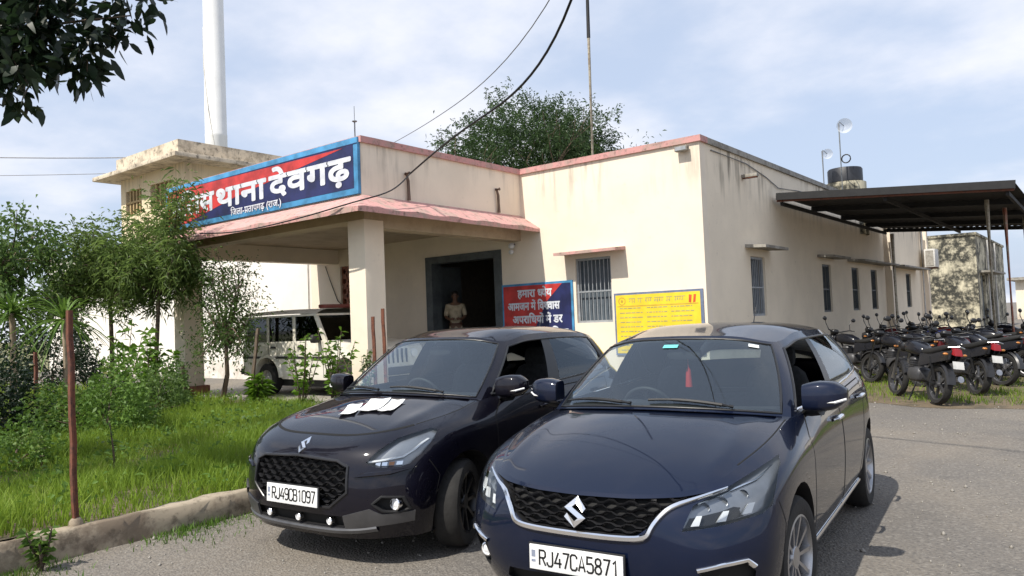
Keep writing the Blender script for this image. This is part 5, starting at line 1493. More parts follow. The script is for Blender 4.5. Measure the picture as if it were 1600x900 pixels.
def limb_tree(name, label, base, mat_bark, spec, leaf_fn, group=None, cat='tree'):
    """spec: list of limbs, each a list of points with radii; leaf_fn(points list) -> list of (V,F,mat)"""
    t = thing(name, label, cat, base, 0, group); m = MB()
    for pts, rad in spec: m.tube([Vector(p)-Vector(base) for p in pts], rad, 7)
    m.build('trunk', mat_bark, t, smooth=60)
    for V, F, mt_, nm in leaf_fn(): np_mesh(nm, V-np.array(base), F, mt_, t)
    return t
def grow(p, d, ln, r, lev, spec, tips, kids=3, spread=.6, up=.15, taper=.6):
    p, d = np.array(p, float), unit(np.array(d, float)); pts = [p]; n = 4
    for k in range(n):
        d = unit(d + rng.normal(size=3)*.14 + np.array([0, 0, up*.35])); pts.append(pts[-1]+d*ln/n)
    spec.append((pts, [r*(1-(1-taper)*i/n) for i in range(n+1)]))
    if lev == 0: tips += pts[1:]; return
    for k in range(kids):
        b = pts[-1] if k < 2 else pts[int(rng.integers(2, n+1))]
        nd = unit(d + rng.normal(size=3)*spread + np.array([0, 0, up])); grow(b, nd, ln*rng.uniform(.62, .85), r*taper*.8, lev-1, spec, tips, kids, spread, up, taper)
def tuft(tips, per, rad, L, W, out=.6, droop=.25, center=None, squash=1.0, round_=False):
    T_ = np.array(tips); P = np.repeat(T_, per, 0); off = rng.normal(size=P.shape)*rad; off[:, 2] *= squash
    D = unit(off)*out + rng.normal(size=P.shape)*.6
    n = len(P)
    return (round_leaves if round_ else leaves)(P+off, D, L*rng.uniform(.6, 1.3, n), W*rng.uniform(.6, 1.3, n), droop)
# --- feathery tree behind the roof
spec, tips = [], []
base = (-20.8, 28.6, 0)
grow(base, (0, 0, 1), 4.6, .3, 0, spec, [])
top_ = spec[0][0][-1]
for a in np.linspace(0, 2*np.pi, 11)[:-1]:
    grow(top_, (math.cos(a)*1.35, math.sin(a)*1.35, .6), rng.uniform(2.4, 3.2), .14, 3, spec, tips, 3, .55, .12)
tips = [t for t in tips]
def sprays(c, rad, n, k, L, W, ln):
    """feathery sprays spread through a lobed crown volume"""
    d = unit(rng.normal(size=(n, 3))); lob = 1+.16*np.sin(d[:, 0]*6+1)+.14*np.sin(d[:, 1]*7+d[:, 2]*5)+.12*np.sin(d[:, 0]*11+d[:, 2]*9)
    r_ = rng.uniform(.12, 1, n)**.42; B = np.array(c)+d*(r_*lob)[:, None]*np.array(rad); D = unit(d+rng.normal(size=(n, 3))*.5+np.array([0, 0, .15]))
    u = rng.uniform(0, 1, (n, k)); P = (B[:, None]+D[:, None]*(u*ln)[..., None]+rng.normal(size=(n, k, 3))*.06).reshape(-1, 3)
    E_ = np.repeat(D, k, 0)*.8+rng.normal(size=P.shape)*.7; q = len(P)
    return leaves(P, E_, L*rng.uniform(.6, 1.3, q), W*rng.uniform(.6, 1.3, q), .3)
tips = [t for t in tips if t[2] < 11.6]
Va = tuft(tips, 10, .30, .20, .05, .5, .3); Vb = sprays((-21.3, 28.5, 9.25), (4.3, 3.4, 2.45), 2800, 16, .19, .05, .5)
Vc = sprays((-19.5, 29.5, 8.6), (1.9, 2.0, 1.6), 700, 16, .19, .05, .45); 
V1 = (np.concatenate([Va[0], Vb[0], Vc[0]]), np.concatenate([Va[1], Vb[1]+len(Va[0]), Vc[1]+len(Va[0])+len(Vb[0])]))
limb_tree('acacia_tree', 'large feathery green tree rising behind the police station roof', base, BARK, spec, lambda: [(V1[0], V1[1], LM['acacia'], 'crown')])
# --- overhanging tree at the upper left
spec, tips = [], []
base = (-8.9, .6, .12)
spec.append(([base, (-8.85, .62, 1.2), (-8.7, .75, 2.4), (-8.45, .95, 3.4)], [.17, .15, .13, .11]))
targets = [(-5.95, 2.86, 3.95), (-6.25, 2.6, 3.66), (-6.42, 2.48, 3.62), (-6.62, 2.33, 3.55), (-6.85, 2.18, 3.52), (-6.05, 2.75, 4.2), (-6.5, 2.35, 4.1), (-6.3, 2.6, 4.4), (-6.8, 2.1, 4.3), (-7.2, 1.8, 3.8), (-7.4, 2.2, 4.6), (-6.5, 1.9, 4.8), (-7.9, 1.9, 4.3),
           (-6.9, 2.0, 3.95), (-6.6, 2.3, 3.85), (-7.1, 1.9, 4.15), (-9.4, 1.8, 4.6), (-10.2, .8, 4.4), (-9.6, -.6, 4.5), (-8.2, -.8, 4.7), (-7.6, .2, 4.6), (-8.8, .8, 5.4), (-8.0, 1.2, 5.2)]
for tg in targets:
    a = np.array((-8.45, .95, 3.4)); b = a+(np.array(tg)-a)*.98+np.array([0, 0, .19]); mid = (a+b)/2 + np.array([0, 0, .25]) + rng.normal(size=3)*.06
    ev = cspline([a, mid, b]); pts = [p for p in ev(np.linspace(0, 2, 9))]
    spec.append((pts, list(np.linspace(.035, .006, 9)))); tips += pts[4:]
    for k in range(4):
        p = pts[int(rng.integers(4, 9))]; e = p + unit(rng.normal(size=3) + (b-a)*.5)*rng.uniform(.15, .32); spec.append(([p, (p+e)/2+rng.normal(size=3)*.02, e], [.006, .004, .003])); tips += [(p+e)/2, e]
V2 = tuft(tips, 20, .07, .13, .062, .8, .35, round_=True)
limb_tree('overhanging_tree', 'dark broad-leaved tree reaching into the upper left of the sky', base, BARK, spec, lambda: [(V2[0], V2[1], LM['dark'], 'crown')])
# --- bottlebrush-like trees in front of the left porch column
def garden_tree(label, base, top, crown_r, n_limb, leafL, leafW, per, mat, group, lean=(0, 0), low=.5, name='garden_tree', bark=BARK):
    spec, tips = [], []
    b = np.array(base, float); t = np.array([base[0]+lean[0], base[1]+lean[1], top])
    fork = b + (t-b)*low
    spec.append(([b, b+(fork-b)*.5+rng.normal(size=3)*.05, fork], [.06, .048, .04]))
    for k in range(n_limb):
        a = 2*np.pi*k/n_limb+rng.uniform(-.4, .4)
        e = fork + np.array([math.cos(a)*crown_r[0]*rng.uniform(.5, 1), math.sin(a)*crown_r[1]*rng.uniform(.5, 1), (top-fork[2])*rng.uniform(-.12, 1.0)])
        ev = cspline([fork, (fork+e)/2+np.array([0, 0, .2])+rng.normal(size=3)*.1, e]); pts = list(ev(np.linspace(0, 2, 9))); spec.append((pts, list(np.linspace(.03, .006, 9)))); tips += pts[3:]
        for j in range(5):
            p = pts[int(rng.integers(3, 9))]; q_ = p + unit(rng.normal(size=3)+np.array([0, 0, .1]))*rng.uniform(.25, .55); spec.append(([p, (p+q_)/2, q_], [.01, .006, .004])); tips += [(p+q_)/2, q_]
    V = tuft(tips, per, .13, leafL, leafW, .7, .35)
    return limb_tree(name, label, base, bark, spec, lambda: [(V[0], V[1], mat, 'crown')], group)
GT = 'small trees in the garden before the porch'
garden_tree('dense narrow-leaved tree in front of the left porch column', (-16.2, 8.0, .15), 4.6, (1.6, .8), 20, .17, .024, 24, LM['needle'], GT, (.5, 0))
garden_tree('narrow-leaved tree left of the porch column, its thin bent trunk against the white wall', (-17.5, 7.7, .15), 4.6, (1.6, .8), 18, .17, .024, 22, LM['needle'], GT, (.1, -.1))
garden_tree('broad-leaved small tree with loose branches left of the narrow-leaved trees', (-18.7, 7.2, .15), 4.3, (1.3, .9), 15, .11, .05, 18, LM['shrub'], GT, (.2, 0))
garden_tree('tall loose leafy tree at the far left edge of the garden', (-17.3, 5.3, .15), 4.3, (1.2, 1.0), 18, .13, .065, 15, LM['shrub'], GT, (.1, .2))
garden_tree('slim creeper-clad sapling with small leaves in front of the white jeep', (-14.55, 8.6, .12), 3.3, (1.05, .5), 18, .07, .035, 20, LM['shrub'], GT, (.35, .1), .35)
# yucca-like palms behind the rusty post
def yucca(label, base, h, n):
    t = thing('yucca_palm', label, 'plant', base, 0, 'palm-like plants in the garden')
    m = MB().tube([(0, 0, 0), (.06, .02, h*.5), (.02, 0, h)], [.07, .06, .05], 8); m.build('trunk', BARK_PALE, t, smooth=60)
    mb = MB()
    for k in range(n):
        a = rng.uniform(0, 2*np.pi); el = rng.uniform(-.5, 1.3); L = rng.uniform(.7, 1.3); S = Vector((-math.sin(a), math.cos(a), 0))
        rows = []
        for i in range(6):
            u = i/5; r_ = L*u*math.cos(el)*(1-.1*u); z = L*u*math.sin(el) - .5*L*u*u; p = Vector((r_*math.cos(a), r_*math.sin(a), h+z)); wd = .045*(1-u**2)+.003
            rows.append([p-S*wd/2, p-Vector((0, 0, .01)), p+S*wd/2])
        mb.grid(rows)
    mb.build('fronds', LM['weed'], t, smooth=60)
    return t
yucca('drooping palm-like plant left of the rusty post', (-15.9, 5.2, .15), 1.9, 70)
yucca('drooping palm-like plant with pale trunk just behind the rusty post', (-14.6, 5.6, .15), 1.75, 60)
# bushes
def bush(label, base, rx, ry, rz, n, L, W, mat, name='bush', group='bushes in the garden'):
    t = thing(name, label, 'bush', base, 0, group)
    d = unit(rng.normal(size=(n, 3))); d[:, 2] = np.abs(d[:, 2]); r_ = rng.uniform(.35, 1, n)**.5; lob = 1+.22*np.sin(d[:, 0]*5+d[:, 1]*4)+.18*np.sin(d[:, 2]*7+d[:, 0]*3)
    P = d*r_[:, None]*lob[:, None]*np.array([rx, ry, rz]); D = d+rng.normal(size=(n, 3))*.6
    V, F = leaves(P, D, L*rng.uniform(.6, 1.3, n), W*rng.uniform(.6, 1.3, n), .3)
    np_mesh('foliage', V, F, mat, t)
    m = MB()
    for k in range(7):
        e = d[k]*np.array([rx, ry, rz])*.8; m.tube([(0, 0, 0), tuple(e*.5+np.array([0, 0, .05])), tuple(e)], [.02, .012, .005], 5)
    m.build('stems', BARK, t)
    return t
bush('dark green round bush cut by the left edge of the photo', (-12.9, 3.9, .1), 1.0, .9, 1.15, 5000, .09, .045, LM['dark'])
bush('pale leafy bush spreading behind the foot of the rusty post', (-11.4, 4.9, .1), 1.3, .8, .95, 5200, .08, .045, LM['weed'])
bush('green bush between the rusty post and the porch column', (-13.6, 6.7, .1), 1.3, .8, .8, 3600, .08, .045, LM['shrub'])
bush('low dull-green bush nearest the kerb by the left edge', (-9.9, 3.2, .1), .8, .6, .45, 2400, .06, .035, LM['weed'])
bush('dark shrub against the brick plinth of the left porch column', (-15.7, 8.1, .1), .8, .4, .7, 2200, .08, .04, LM['shrub'])
bush('dark hedge-like bush behind the palm-like plants at the far left', (-24.5, 9, .1), 2.6, 1.5, 2.6, 5000, .14, .07, LM['dark'])
# bright young plants
def upright(label, base, h, n, mat, L=.14, W=.06):
    t = thing('young_plant', label, 'plant', base, 0, 'young leafy plants')
    m = MB(); P, D = [], []
    for s in range(n):
        e = np.array([rng.normal()*.16*h, rng.normal()*.12*h, h*rng.uniform(.65, 1)]); m.tube([(0, 0, 0), tuple(e*.5+np.array([.02, 0, 0])), tuple(e)], [.014, .01, .005], 6)
        for k in range(26):
            u = rng.uniform(.25, 1); P.append(e*u); D.append(np.array([rng.normal(), rng.normal(), .5]))
    m.build('stem', BARK, t)
    V, F = leaves(np.array(P), np.array(D), L*rng.uniform(.7, 1.2, len(P)), W*rng.uniform(.7, 1.2, len(P)), .35); np_mesh('foliage', V, F, mat, t)
    return t
upright('bright green upright plant against the white wall', (-14.4, 6.5, .12), 1.75, 5, LM['fresh'], .2, .09)
upright('bright green bushy plant beside the left porch column', (-15.3, 7.5, .12), 1.55, 9, LM['fresh'], .2, .09)
upright('fresh green plant growing at the foot of the right porch column', (-10.6, 8.35, .12), 1.4, 10, LM['fresh'], .13, .06)
upright('green plant hiding the jeep front beside the right porch column', (-11.3, 8.2, .12), 1.4, 9, LM['fresh'], .13, .06)
upright('leafy plant at the porch column behind the rusty stakes', (-9.9, 8.45, .12), 1.25, 6, LM['shrub'], .11, .05)
upright('small sapling standing alone in the lawn', (-8.05, 3.55, .12), .62, 1, LM['weed'], .09, .03)
upright('leafy seedling in the kerb corner near the rusty post', (-5.78, 2.05, .0), .28, 4, LM['weed'], .08, .04)
upright('tall grass-like clump beside the jeep wheel', (-12.6, 8.2, .12), .6, 9, LM['fresh'], .25, .025)
# trees on the horizon
far_spots = [(-70, 8, 5.5, 'distant tree on the horizon nearest the left photo edge'), (-78, 16, 6.5, 'tall distant tree on the horizon beside the end of the white wall'), (-85, 0, 6, 'farthest distant tree, low on the horizon at the left edge'), (-60, 14, 4.2, 'short distant tree on the horizon close to the white wall end')]
for i, (x, y, h_, lb) in enumerate(far_spots):
    spec, tips = [], []
    grow((x, y, 0), (0, 0, 1), h_*.4, .18, 2, spec, tips, 4, .75, .12)
    V = tuft(tips, 12, .45, .4, .22, .6, .2)
    limb_tree('distant_tree', lb, (x, y, 0), BARK, spec, lambda V=V: [(V[0], V[1], LM['far'], 'crown')], 'distant trees at the left edge')
# ================================================================ fence posts and stakes
def stake(label, a, b, r=.028, mat=None):
    t = thing('fence_post', label, 'post', a, 0, 'rusty posts')
    a, b = Vector(a), Vector(b); d = b-a
    m = MB(); n = 8; rows = []
    for i in range(n+1):
        c = d*i/n + Vector((.006*math.sin(i*1.7), .006*math.cos(i*2.1), 0)); w_ = r
        rows.append([c+Vector((-w_, -w_, 0)), c+Vector((w_, -w_, 0)), c+Vector((w_, -w_+.014, 0)), c+Vector((-w_+.014, -w_+.014, 0)), c+Vector((-w_+.014, w_, 0)), c+Vector((-w_, w_, 0))])
    m.grid(rows, wrap=True); m.f.append(tuple(range(6))); k = len(m.v); m.f.append(tuple(range(k-1, k-7, -1)))
    m.build('angle_iron', mat or MT['rust'], t)
    MB().lathe([(r*2.2, -.02), (r*2.0, .03), (r*1.3, .05), (0, .05)], 10).build('footing', MT['concrete'], t, smooth=40)
    return t
stake('rusty angle-iron post standing on the kerb at the left', (-6.02, 2.37, .2), (-6.14, 2.40, 1.78), .023)
stake('thin dark post at the far left edge of the garden', (-13.9, 4.9, .12), (-13.9, 4.9, 1.35), .03)
stake('shorter rusty stake in front of the right porch column', (-9.75, 8.6, .12), (-9.78, 8.6, 1.72), .035)
stake('taller rusty stake in front of the right porch column', (-9.62, 8.72, .12), (-9.66, 8.72, 1.85), .035)
stake('slanting grey stake in front of the white jeep', (-12.9, 8.2, .1), (-12.72, 8.3, 1.6), .035, BARK)
stake('low grey stake left of the white jeep', (-14.75, 7.9, .1), (-14.8, 7.9, .95), .035, BARK)
# ================================================================ white jeep under the porch
JM = dict(body=weathered('dusty_white_paint', (.76, .73, .65), (.64, .60, .50), .2, .5, 2.5), glass=glass_mat('jeep_glass', (.30, .33, .33), 1.6), black=plain('jeep_black', (.02, .02, .02), .6), tyre=CM['tyre'], rim=plain('steel_rim', (.45, .43, .40), .5, .5), red=plain('beacon_red', (.22, .04, .03), .4), dark=plain('jeep_inside', (.05, .05, .05), .9), lamp=CM['lens_white'], amber=CM['amber'])
def jeep(label, loc):
    t = thing('white_jeep', label, 'jeep', loc, 0)
    W_ = 1.70; r = .35; wx = (.97, 3.64)
    def arc(cx, r_, a0, a1, n=10): return [(cx+r_*math.cos(R(a)), .36+r_*math.sin(R(a))) for a in np.linspace(a0, a1, n)]
    prof = [(0.02, .42)] + arc(wx[0], .46, 176, 4) + [(1.5, .36), (3.1, .36)] + arc(wx[1], .46, 176, 4) + [(4.10, .45), (4.12, .62), (4.08, .98), (3.95, 1.06), (3.05, 1.17), (2.9, 1.18), (.03, 1.16), (0, .9)]
    MB().prism(prof, 0, W_, 'y').build('lower_body', JM['body'], t, bevel=.012)
    def P(x, y, z): return (x, y, z)
    zs, zt = 1.161, 1.74
    for y0, y1 in ((.02, .07), (W_-.07, W_-.02)):
        for xa, xb in ((.04, .16), (.92, 1.0), (1.88, 1.97)): MB().box(xa, xb, y0, y1, zs, zt).build('pillar', JM['body'], t)
        MB().hexa([(2.90, y0, zs), (3.02, y0, zs), (3.02, y1, zs), (2.90, y1, zs)], [(2.60, y0, zt), (2.70, y0, zt), (2.70, y1, zt), (2.60, y1, zt)]).build('pillar', JM['body'], t)
    MB().box(.04, .09, .07, W_-.07, zs, zt).build('rear_panel', JM['body'], t)
    rf = []
    for x in np.linspace(0, 2.74, 12):
        row = []
        for k in range(13):
            u = k/12; y = .0+W_*u; e = min(1, math.sin(math.pi*u)*2.2)
            row.append((x, y, 1.742+.10*e**.6+.02*math.sin(math.pi*min(1, x/2.74))))
        rf.append(row)
    m = MB().grid(rf); m.box(0, 2.74, .0, W_, 1.70, 1.741); m.build('roof', JM['body'], t, smooth=40)
    for xa, xb in ((.16, .92), (1.0, 1.88)):
        for y in (.04, W_-.04): MB().box(xa, xb, y-.004, y+.004, zs, 1.70).build('side_window', JM['glass'], t)
    for y in (.04, W_-.04): MB().hexa([(1.97, y-.004, zs), (2.90, y-.004, zs), (2.90, y+.004, zs), (1.97, y+.004, zs)], [(1.97, y-.004, 1.70), (2.62, y-.004, 1.70), (2.62, y+.004, 1.70), (1.97, y+.004, 1.70)]).build('side_window', JM['glass'], t)
    MB().hexa([(2.99, .07, 1.17), (3.0, .07, 1.17), (3.0, W_-.07, 1.17), (2.99, W_-.07, 1.17)], [(2.67, .07, 1.70), (2.68, .07, 1.70), (2.68, W_-.07, 1.70), (2.67, W_-.07, 1.70)]).build('windscreen', JM['glass'], t)
    MB().box(.005, 4.08, -.014, -.001, .80, .85).build('side_moulding', JM['black'], t, bevel=.004)
    for xa in (1.0, 1.96, 2.93):
        MB().box(xa-.006, xa+.006, -.004, -.0012, .42, 1.155).build('door_gap', JM['black'], t)
    for xa in (1.12, 2.10): MB().box(xa, xa+.16, -.03, -.002, 1.02, 1.07).build('door_handle', JM['black'], t, bevel=.006)
    MB().ellipsoid((2.82, -.12, 1.22), (.06, .1, .09), 10, 6, .5).tube([(2.82, 0, 1.17), (2.82, -.08, 1.2)], .015, 6).build('door_mirror', JM['black'], t, smooth=50)
    for cx in wx:
        fl_ = MB()
        rows = [[(x, y, z) for x, z in arc(cx, rr, 176, 4, 14)] for rr, y in ((.46, -.001), (.47, -.05), (.52, -.045), (.55, -.001))]
        fl_.grid(rows); fl_.build('wheel_flare', JM['body'], t, smooth=40)
        for y, s in ((.06, -1), (W_-.06, 1)):
            w_ = bpy.data.objects.new('wheel', None); COL.objects.link(w_); w_.parent = t; w_.location = (cx, y, r)
            MB().lathe([(.2, -.1), (.31, -.11), (.345, -.08), (.35, 0), (.345, .08), (.31, .11), (.2, .1)], 32, 'y').build('tyre', JM['tyre'], w_, smooth=40)
            q = MB().lathe([(.21, s*.09), (.19, s*.07), (.17, s*.03), (.09, s*.05), (.06, s*.08), (0, s*.085)], 24, 'y'); q.build('rim', JM['rim'], w_, smooth=40)
    MB().box(.1, 4.0, .15, W_-.15, .2, .37).build('chassis', JM['black'], t)
    MB().box(3.98, 4.2, -.02, W_+.02, .42, .58).build('front_bumper', JM['black'], t, bevel=.02)
    MB().box(-.08, .04, -.02, W_+.02, .44, .58).build('rear_bumper', JM['black'], t, bevel=.02)
    MB().box(2.35, 2.55, .35, W_-.35, 1.86, 1.94).build('beacon_bar', JM['red'], t, bevel=.02)
    for y in (.25, W_-.25): MB().lathe([(0, 4.125), (.09, 4.12), (.1, 4.08)], 16, 'x', (0, y, .84)).build('headlight', JM['lamp'], t, smooth=50)
    g = MB()
    for k in range(7): g.box(4.10, 4.13, .45+k*.125, .48+k*.125, .66, .95)
    g.build('grille_slats', JM['black'], t)
    MB().box(4.0, 4.02, -.02, -.003, .9, .98).build('turn_signal', JM['amber'], t)
    for x in (.5, 1.35, 2.2): 
        s = MB(); s.box(x-.25, x+.25, .25, W_-.25, .7, .9); s.box(x-.33, x-.22, .25, W_-.25, .9, 1.45); s.build('seat', JM['dark'], t, bevel=.03)
    return t
jeep('dusty white jeep with red beacon bar parked under the porch', (-15.64, 9.78, .12))

# ================================================================ motorcycles
def moto(label, loc, rz, lean=R(8)):
    t = thing('motorcycle', label, 'motorcycle', loc, rz, 'parked motorcycles'); t.rotation_euler = (lean, 0, rz)
    blk = MM['black']; r = .30
    for cx in (0, 1.29):
        w_ = bpy.data.objects.new('wheel', None); COL.objects.link(w_); w_.parent = t; w_.location = (cx, 0, r)
        tw_ = .055 if cx == 0 else .045
        MB().lathe([(r-.07, -tw_*.8), (r-.02, -tw_), (r, -tw_*.4), (r, tw_*.4), (r-.02, tw_), (r-.07, tw_*.8)], 28, 'y').build('tyre', MM['tyre'], w_, smooth=40)
        q = MB().lathe([(r-.065, -.04), (r-.085, -.03), (r-.085, .03), (r-.065, .04)], 28, 'y').lathe([(.0, -.06), (.05, -.06), (.05, .06), (0, .06)], 14, 'y')
        for k in range(5):
            a = 2*math.pi*k/5; q.bar((0, 0, 0), ((r-.075)*math.cos(a), 0, (r-.075)*math.sin(a)), .035, .03)
        q.build('rim', MM['alloy'], w_)
        MB().lathe([(.06, -.052), (.12, -.052), (.12, -.046), (.06, -.046)], 18, 'y', closed=True).build('brake_disc', MM['steel'], w_)
    f = MB(); f.tube([(1.05, 0, .92), (.8, 0, .62), (.55, 0, .36), (.3, 0, .36)], .025, 7); f.tube([(1.03, 0, .86), (.55, 0, .74), (.1, 0, .74), (-.2, 0, .80)], .022, 7)
    for s in (-1, 1): f.tube([(.35, .07*s, .36), (0, .09*s, r)], .02, 6); f.tube([(.12, .1*s, .72), (-.02, .1*s, .36)], [.028, .024], 8)
    f.build('frame', blk, t, smooth=50)
    e = MB().ellipsoid((.62, 0, .42), (.2, .13, .12), 12, 8, .5).ellipsoid((.72, 0, .58), (.1, .1, .13), 10, 6, .5)
    for k in range(5): e.box(.61, .83, -.11, .11, .5+k*.035, .512+k*.035)
    e.build('engine', MM['engine'], t, smooth=40)
    rows = []
    for x, wy, zb, zt_ in ((.40, .06, .74, .82), (.48, .12, .72, .88), (.65, .155, .72, .95), (.85, .15, .74, .97), (.98, .10, .78, .94), (1.03, .05, .82, .90)):
        rows.append([(x, wy*math.copysign(abs(math.cos(a))**.6, math.cos(a)), (zb+zt_)/2+(zt_-zb)/2*math.copysign(abs(math.sin(a))**.7, math.sin(a))) for a in np.linspace(0, 2*math.pi, 15)[:-1]])
    m = MB().grid(rows, wrap=True); n = len(m.v); m.f += [tuple(range(14)), tuple(range(n-1, n-15, -1))]; m.build('fuel_tank', MM['paint'], t, smooth=50)
    rows = []
    for x, wy, z, h_ in ((.44, .09, .80, .03), (.30, .13, .79, .05), (.1, .14, .81, .055), (-.15, .12, .86, .05), (-.32, .08, .90, .03)):
        rows.append([(x, wy*math.copysign(abs(math.cos(a))**.5, math.cos(a)), z+h_*math.copysign(abs(math.sin(a))**.6, math.sin(a))) for a in np.linspace(0, 2*math.pi, 13)[:-1]])
    m = MB().grid(rows, wrap=True); n = len(m.v); m.f += [tuple(range(12)), tuple(range(n-1, n-13, -1))]; m.build('seat', MM['seat'], t, smooth=50)
    for s in (-1, 1):
        MB().hexa([(-.38, .07*s, .70), (.42, .12*s, .55), (.42, .14*s, .55), (-.38, .09*s, .70)], [(-.40, .06*s, .84), (.40, .11*s, .76), (.40, .13*s, .76), (-.40, .08*s, .84)]).build('side_panel', MM['paint'], t, bevel=.01)
        MB().tube([(1.12, .09*s, .90), (1.29, .095*s, r)], [.022, .03], 8).build('fork_leg', MM['steel'], t, smooth=50)
        mm_ = MB().tube([(.98, .3*s, 1.05), (1.03, .33*s, 1.18), (1.0, .38*s, 1.26)], .008, 6).ellipsoid((.99, .40*s, 1.28), (.02, .06, .045), 10, 6); mm_.build('mirror', blk, t, smooth=50)
        MB().ellipsoid((1.1, .17*s, .84), (.03, .04, .02), 8, 6).build('turn_signal', MM['amber'], t, smooth=50); MB().ellipsoid((-.36, .14*s, .78), (.03, .04, .02), 8, 6).build('turn_signal', MM['amber'], t, smooth=50)
    MB().tube([(.90, .36, 1.03), (.98, .30, 1.05), (1.06, .12, 1.0), (1.06, -.12, 1.0), (.98, -.30, 1.05), (.90, -.36, 1.03)], .013, 8).build('handlebar', blk, t, smooth=50)
    MB().lathe([(.0, 1.27), (.085, 1.25), (.1, 1.2), (.09, 1.1), (.04, 1.06)], 18, 'x', (0, 0, .86)).build('headlight', MM['cowl'], t, smooth=50)
    MB().ellipsoid((1.12, 0, 1.0), (.07, .09, .06), 10, 6, .6).build('instrument_cluster', blk, t, smooth=50)
    def guard(cx, a0, a1, rr, wd, nm):
        rows = [[(cx+rr_*math.cos(R(a)), y, r+rr_*math.sin(R(a))) for a in np.linspace(a0, a1, 12)] for y, rr_ in ((-wd, rr-.03), (-wd*.7, rr), (wd*.7, rr), (wd, rr-.03))]
        MB().grid(rows).build(nm, MM['cowl'], t, smooth=50)
    guard(1.29, 30, 160, .345, .06, 'front_mudguard'); guard(0, 40, 175, .36, .07, 'rear_mudguard')
    MB().hexa([(-.47, -.06, .76), (-.38, -.07, .78), (-.38, .07, .78), (-.47, .06, .76)], [(-.44, -.05, .86), (-.36, -.06, .88), (-.36, .06, .88), (-.44, .05, .86)]).build('tail_light', MM['red'], t, bevel=.01)
    pl = MB().hexa([(-.50, -.08, .57), (-.49, -.08, .57), (-.49, .08, .57), (-.50, .08, .57)], [(-.46, -.08, .68), (-.45, -.08, .68), (-.45, .08, .68), (-.46, .08, .68)]); pl.build('number_plate', MM['plate'], t)
    MB().bar((-.36, 0, .62), (-.47, 0, .60), .04, .02).build('plate_bracket', blk, t)
    MB().tube([(.7, -.1, .48), (.72, -.14, .3), (.5, -.14, .26), (.2, -.15, .3), (-.3, -.15, .42)], [.02, .02, .025, .045, .05], 10).build('exhaust', MM['steel'], t, smooth=50)
    MB().tube([(-.38, .12, .88), (-.46, 0, .9), (-.38, -.12, .88)], .012, 6).build('grab_rail', MM['steel'], t)
    MB().tube([(.45, .12, .3), (.40, .24, .0)], .012, 6).build('side_stand', blk, t)
    MB().box(.45, .62, .16, .24, .3, .325).box(.45, .62, -.24, -.16, .3, .325).build('foot_pegs', blk, t) if False else None
    return t
MM = dict(black=plain('bike_black', (.015, .015, .016), .4), tyre=CM['tyre'], alloy=plain('bike_alloy', (.10, .10, .105), .35, .6), steel=plain('bike_steel', (.42, .42, .43), .3, .85), engine=plain('engine_grey', (.09, .09, .095), .5, .5),
    paint=plain('bike_paint_black', (.012, .013, .018), .2), seat=plain('bike_seat', (.018, .018, .018), .7), cowl=plain('bike_cowl', (.02, .02, .022), .3), red=plain('tail_red', (.28, .012, .018), .35), plate=plain('bike_plate', (.5, .5, .48), .5), amber=CM['amber'])
PAINTS = {'black': MM['paint'], 'blue': plain('bike_paint_blue', (.015, .02, .10), .25), 'red': plain('bike_paint_red', (.25, .015, .015), .25), 'silver': plain('bike_paint_silver', (.30, .30, .31), .3, .5), 'maroon': plain('bike_paint_maroon', (.10, .012, .02), .25)}
def heading(dx, dy): return math.atan2(dy, dx)
m0 = moto('nearest black motorcycle, its rear wheel on the grass edge, beside the blue car', (-2.11, 13.11, .02), heading(-.60, .80))
others = [(-1.75, 14.5, -.62, .78, 'black', 'second black motorcycle close behind the nearest one, white plate showing'),
 (-2.5, 16.6, -.85, .52, 'black', 'black motorcycle behind the two nearest ones, close to the first shed post'),
 (-1.9, 17.2, -.9, .43, 'silver', 'motorcycle with silver side panels just behind the first shed post'),
 (-1.25, 17.9, -.92, .40, 'black', 'black motorcycle between the first two shed posts'),
 (-3.3, 18.2, -.85, .52, 'black', 'black motorcycle in the middle of the shed, nearest the windowed wall'),
 (-2.3, 18.8, -.92, .38, 'blue', 'dark blue motorcycle in the middle of the shed'),
 (-1.5, 19.4, -.9, .45, 'black', 'black motorcycle by the red shed post'),
 (-3.5, 20.2, -.85, .5, 'maroon', 'maroon motorcycle farther back beside the station wall'),
 (-2.4, 20.8, -.9, .4, 'red', 'motorcycle with red fuel tank towards the back of the shed'),
 (-1.3, 21.4, -.9, .4, 'black', 'black motorcycle farther back among the shed posts'),
 (-3.3, 22.6, -.85, .5, 'black', 'black motorcycle near the back edge of the shed'),
 (-.45, 18.6, -.9, .43, 'black', 'black motorcycle at the right edge, outside the shed posts'),
 (-.3, 20.8, -.9, .4, 'black', 'black motorcycle at the right edge, farther back outside the posts'),
 (-2.75, 15.6, -.8, .6, 'black', 'black motorcycle hidden behind the nearest one, only its handlebar and tank showing'),
 (-3.9, 17.0, -.8, .6, 'black', 'black motorcycle closest to the station wall at the shed front'),
 (-1.55, 16.2, -.88, .47, 'black', 'black motorcycle just in front of the first shed post'),
 (-2.9, 19.5, -.9, .43, 'black', 'black motorcycle squeezed in the middle rows beside the dark blue one')]
DULL = {'tail_light': plain('dull_tail', (.08, .008, .01), .4), 'number_plate': plain('dull_plate', (.22, .21, .19), .6)}
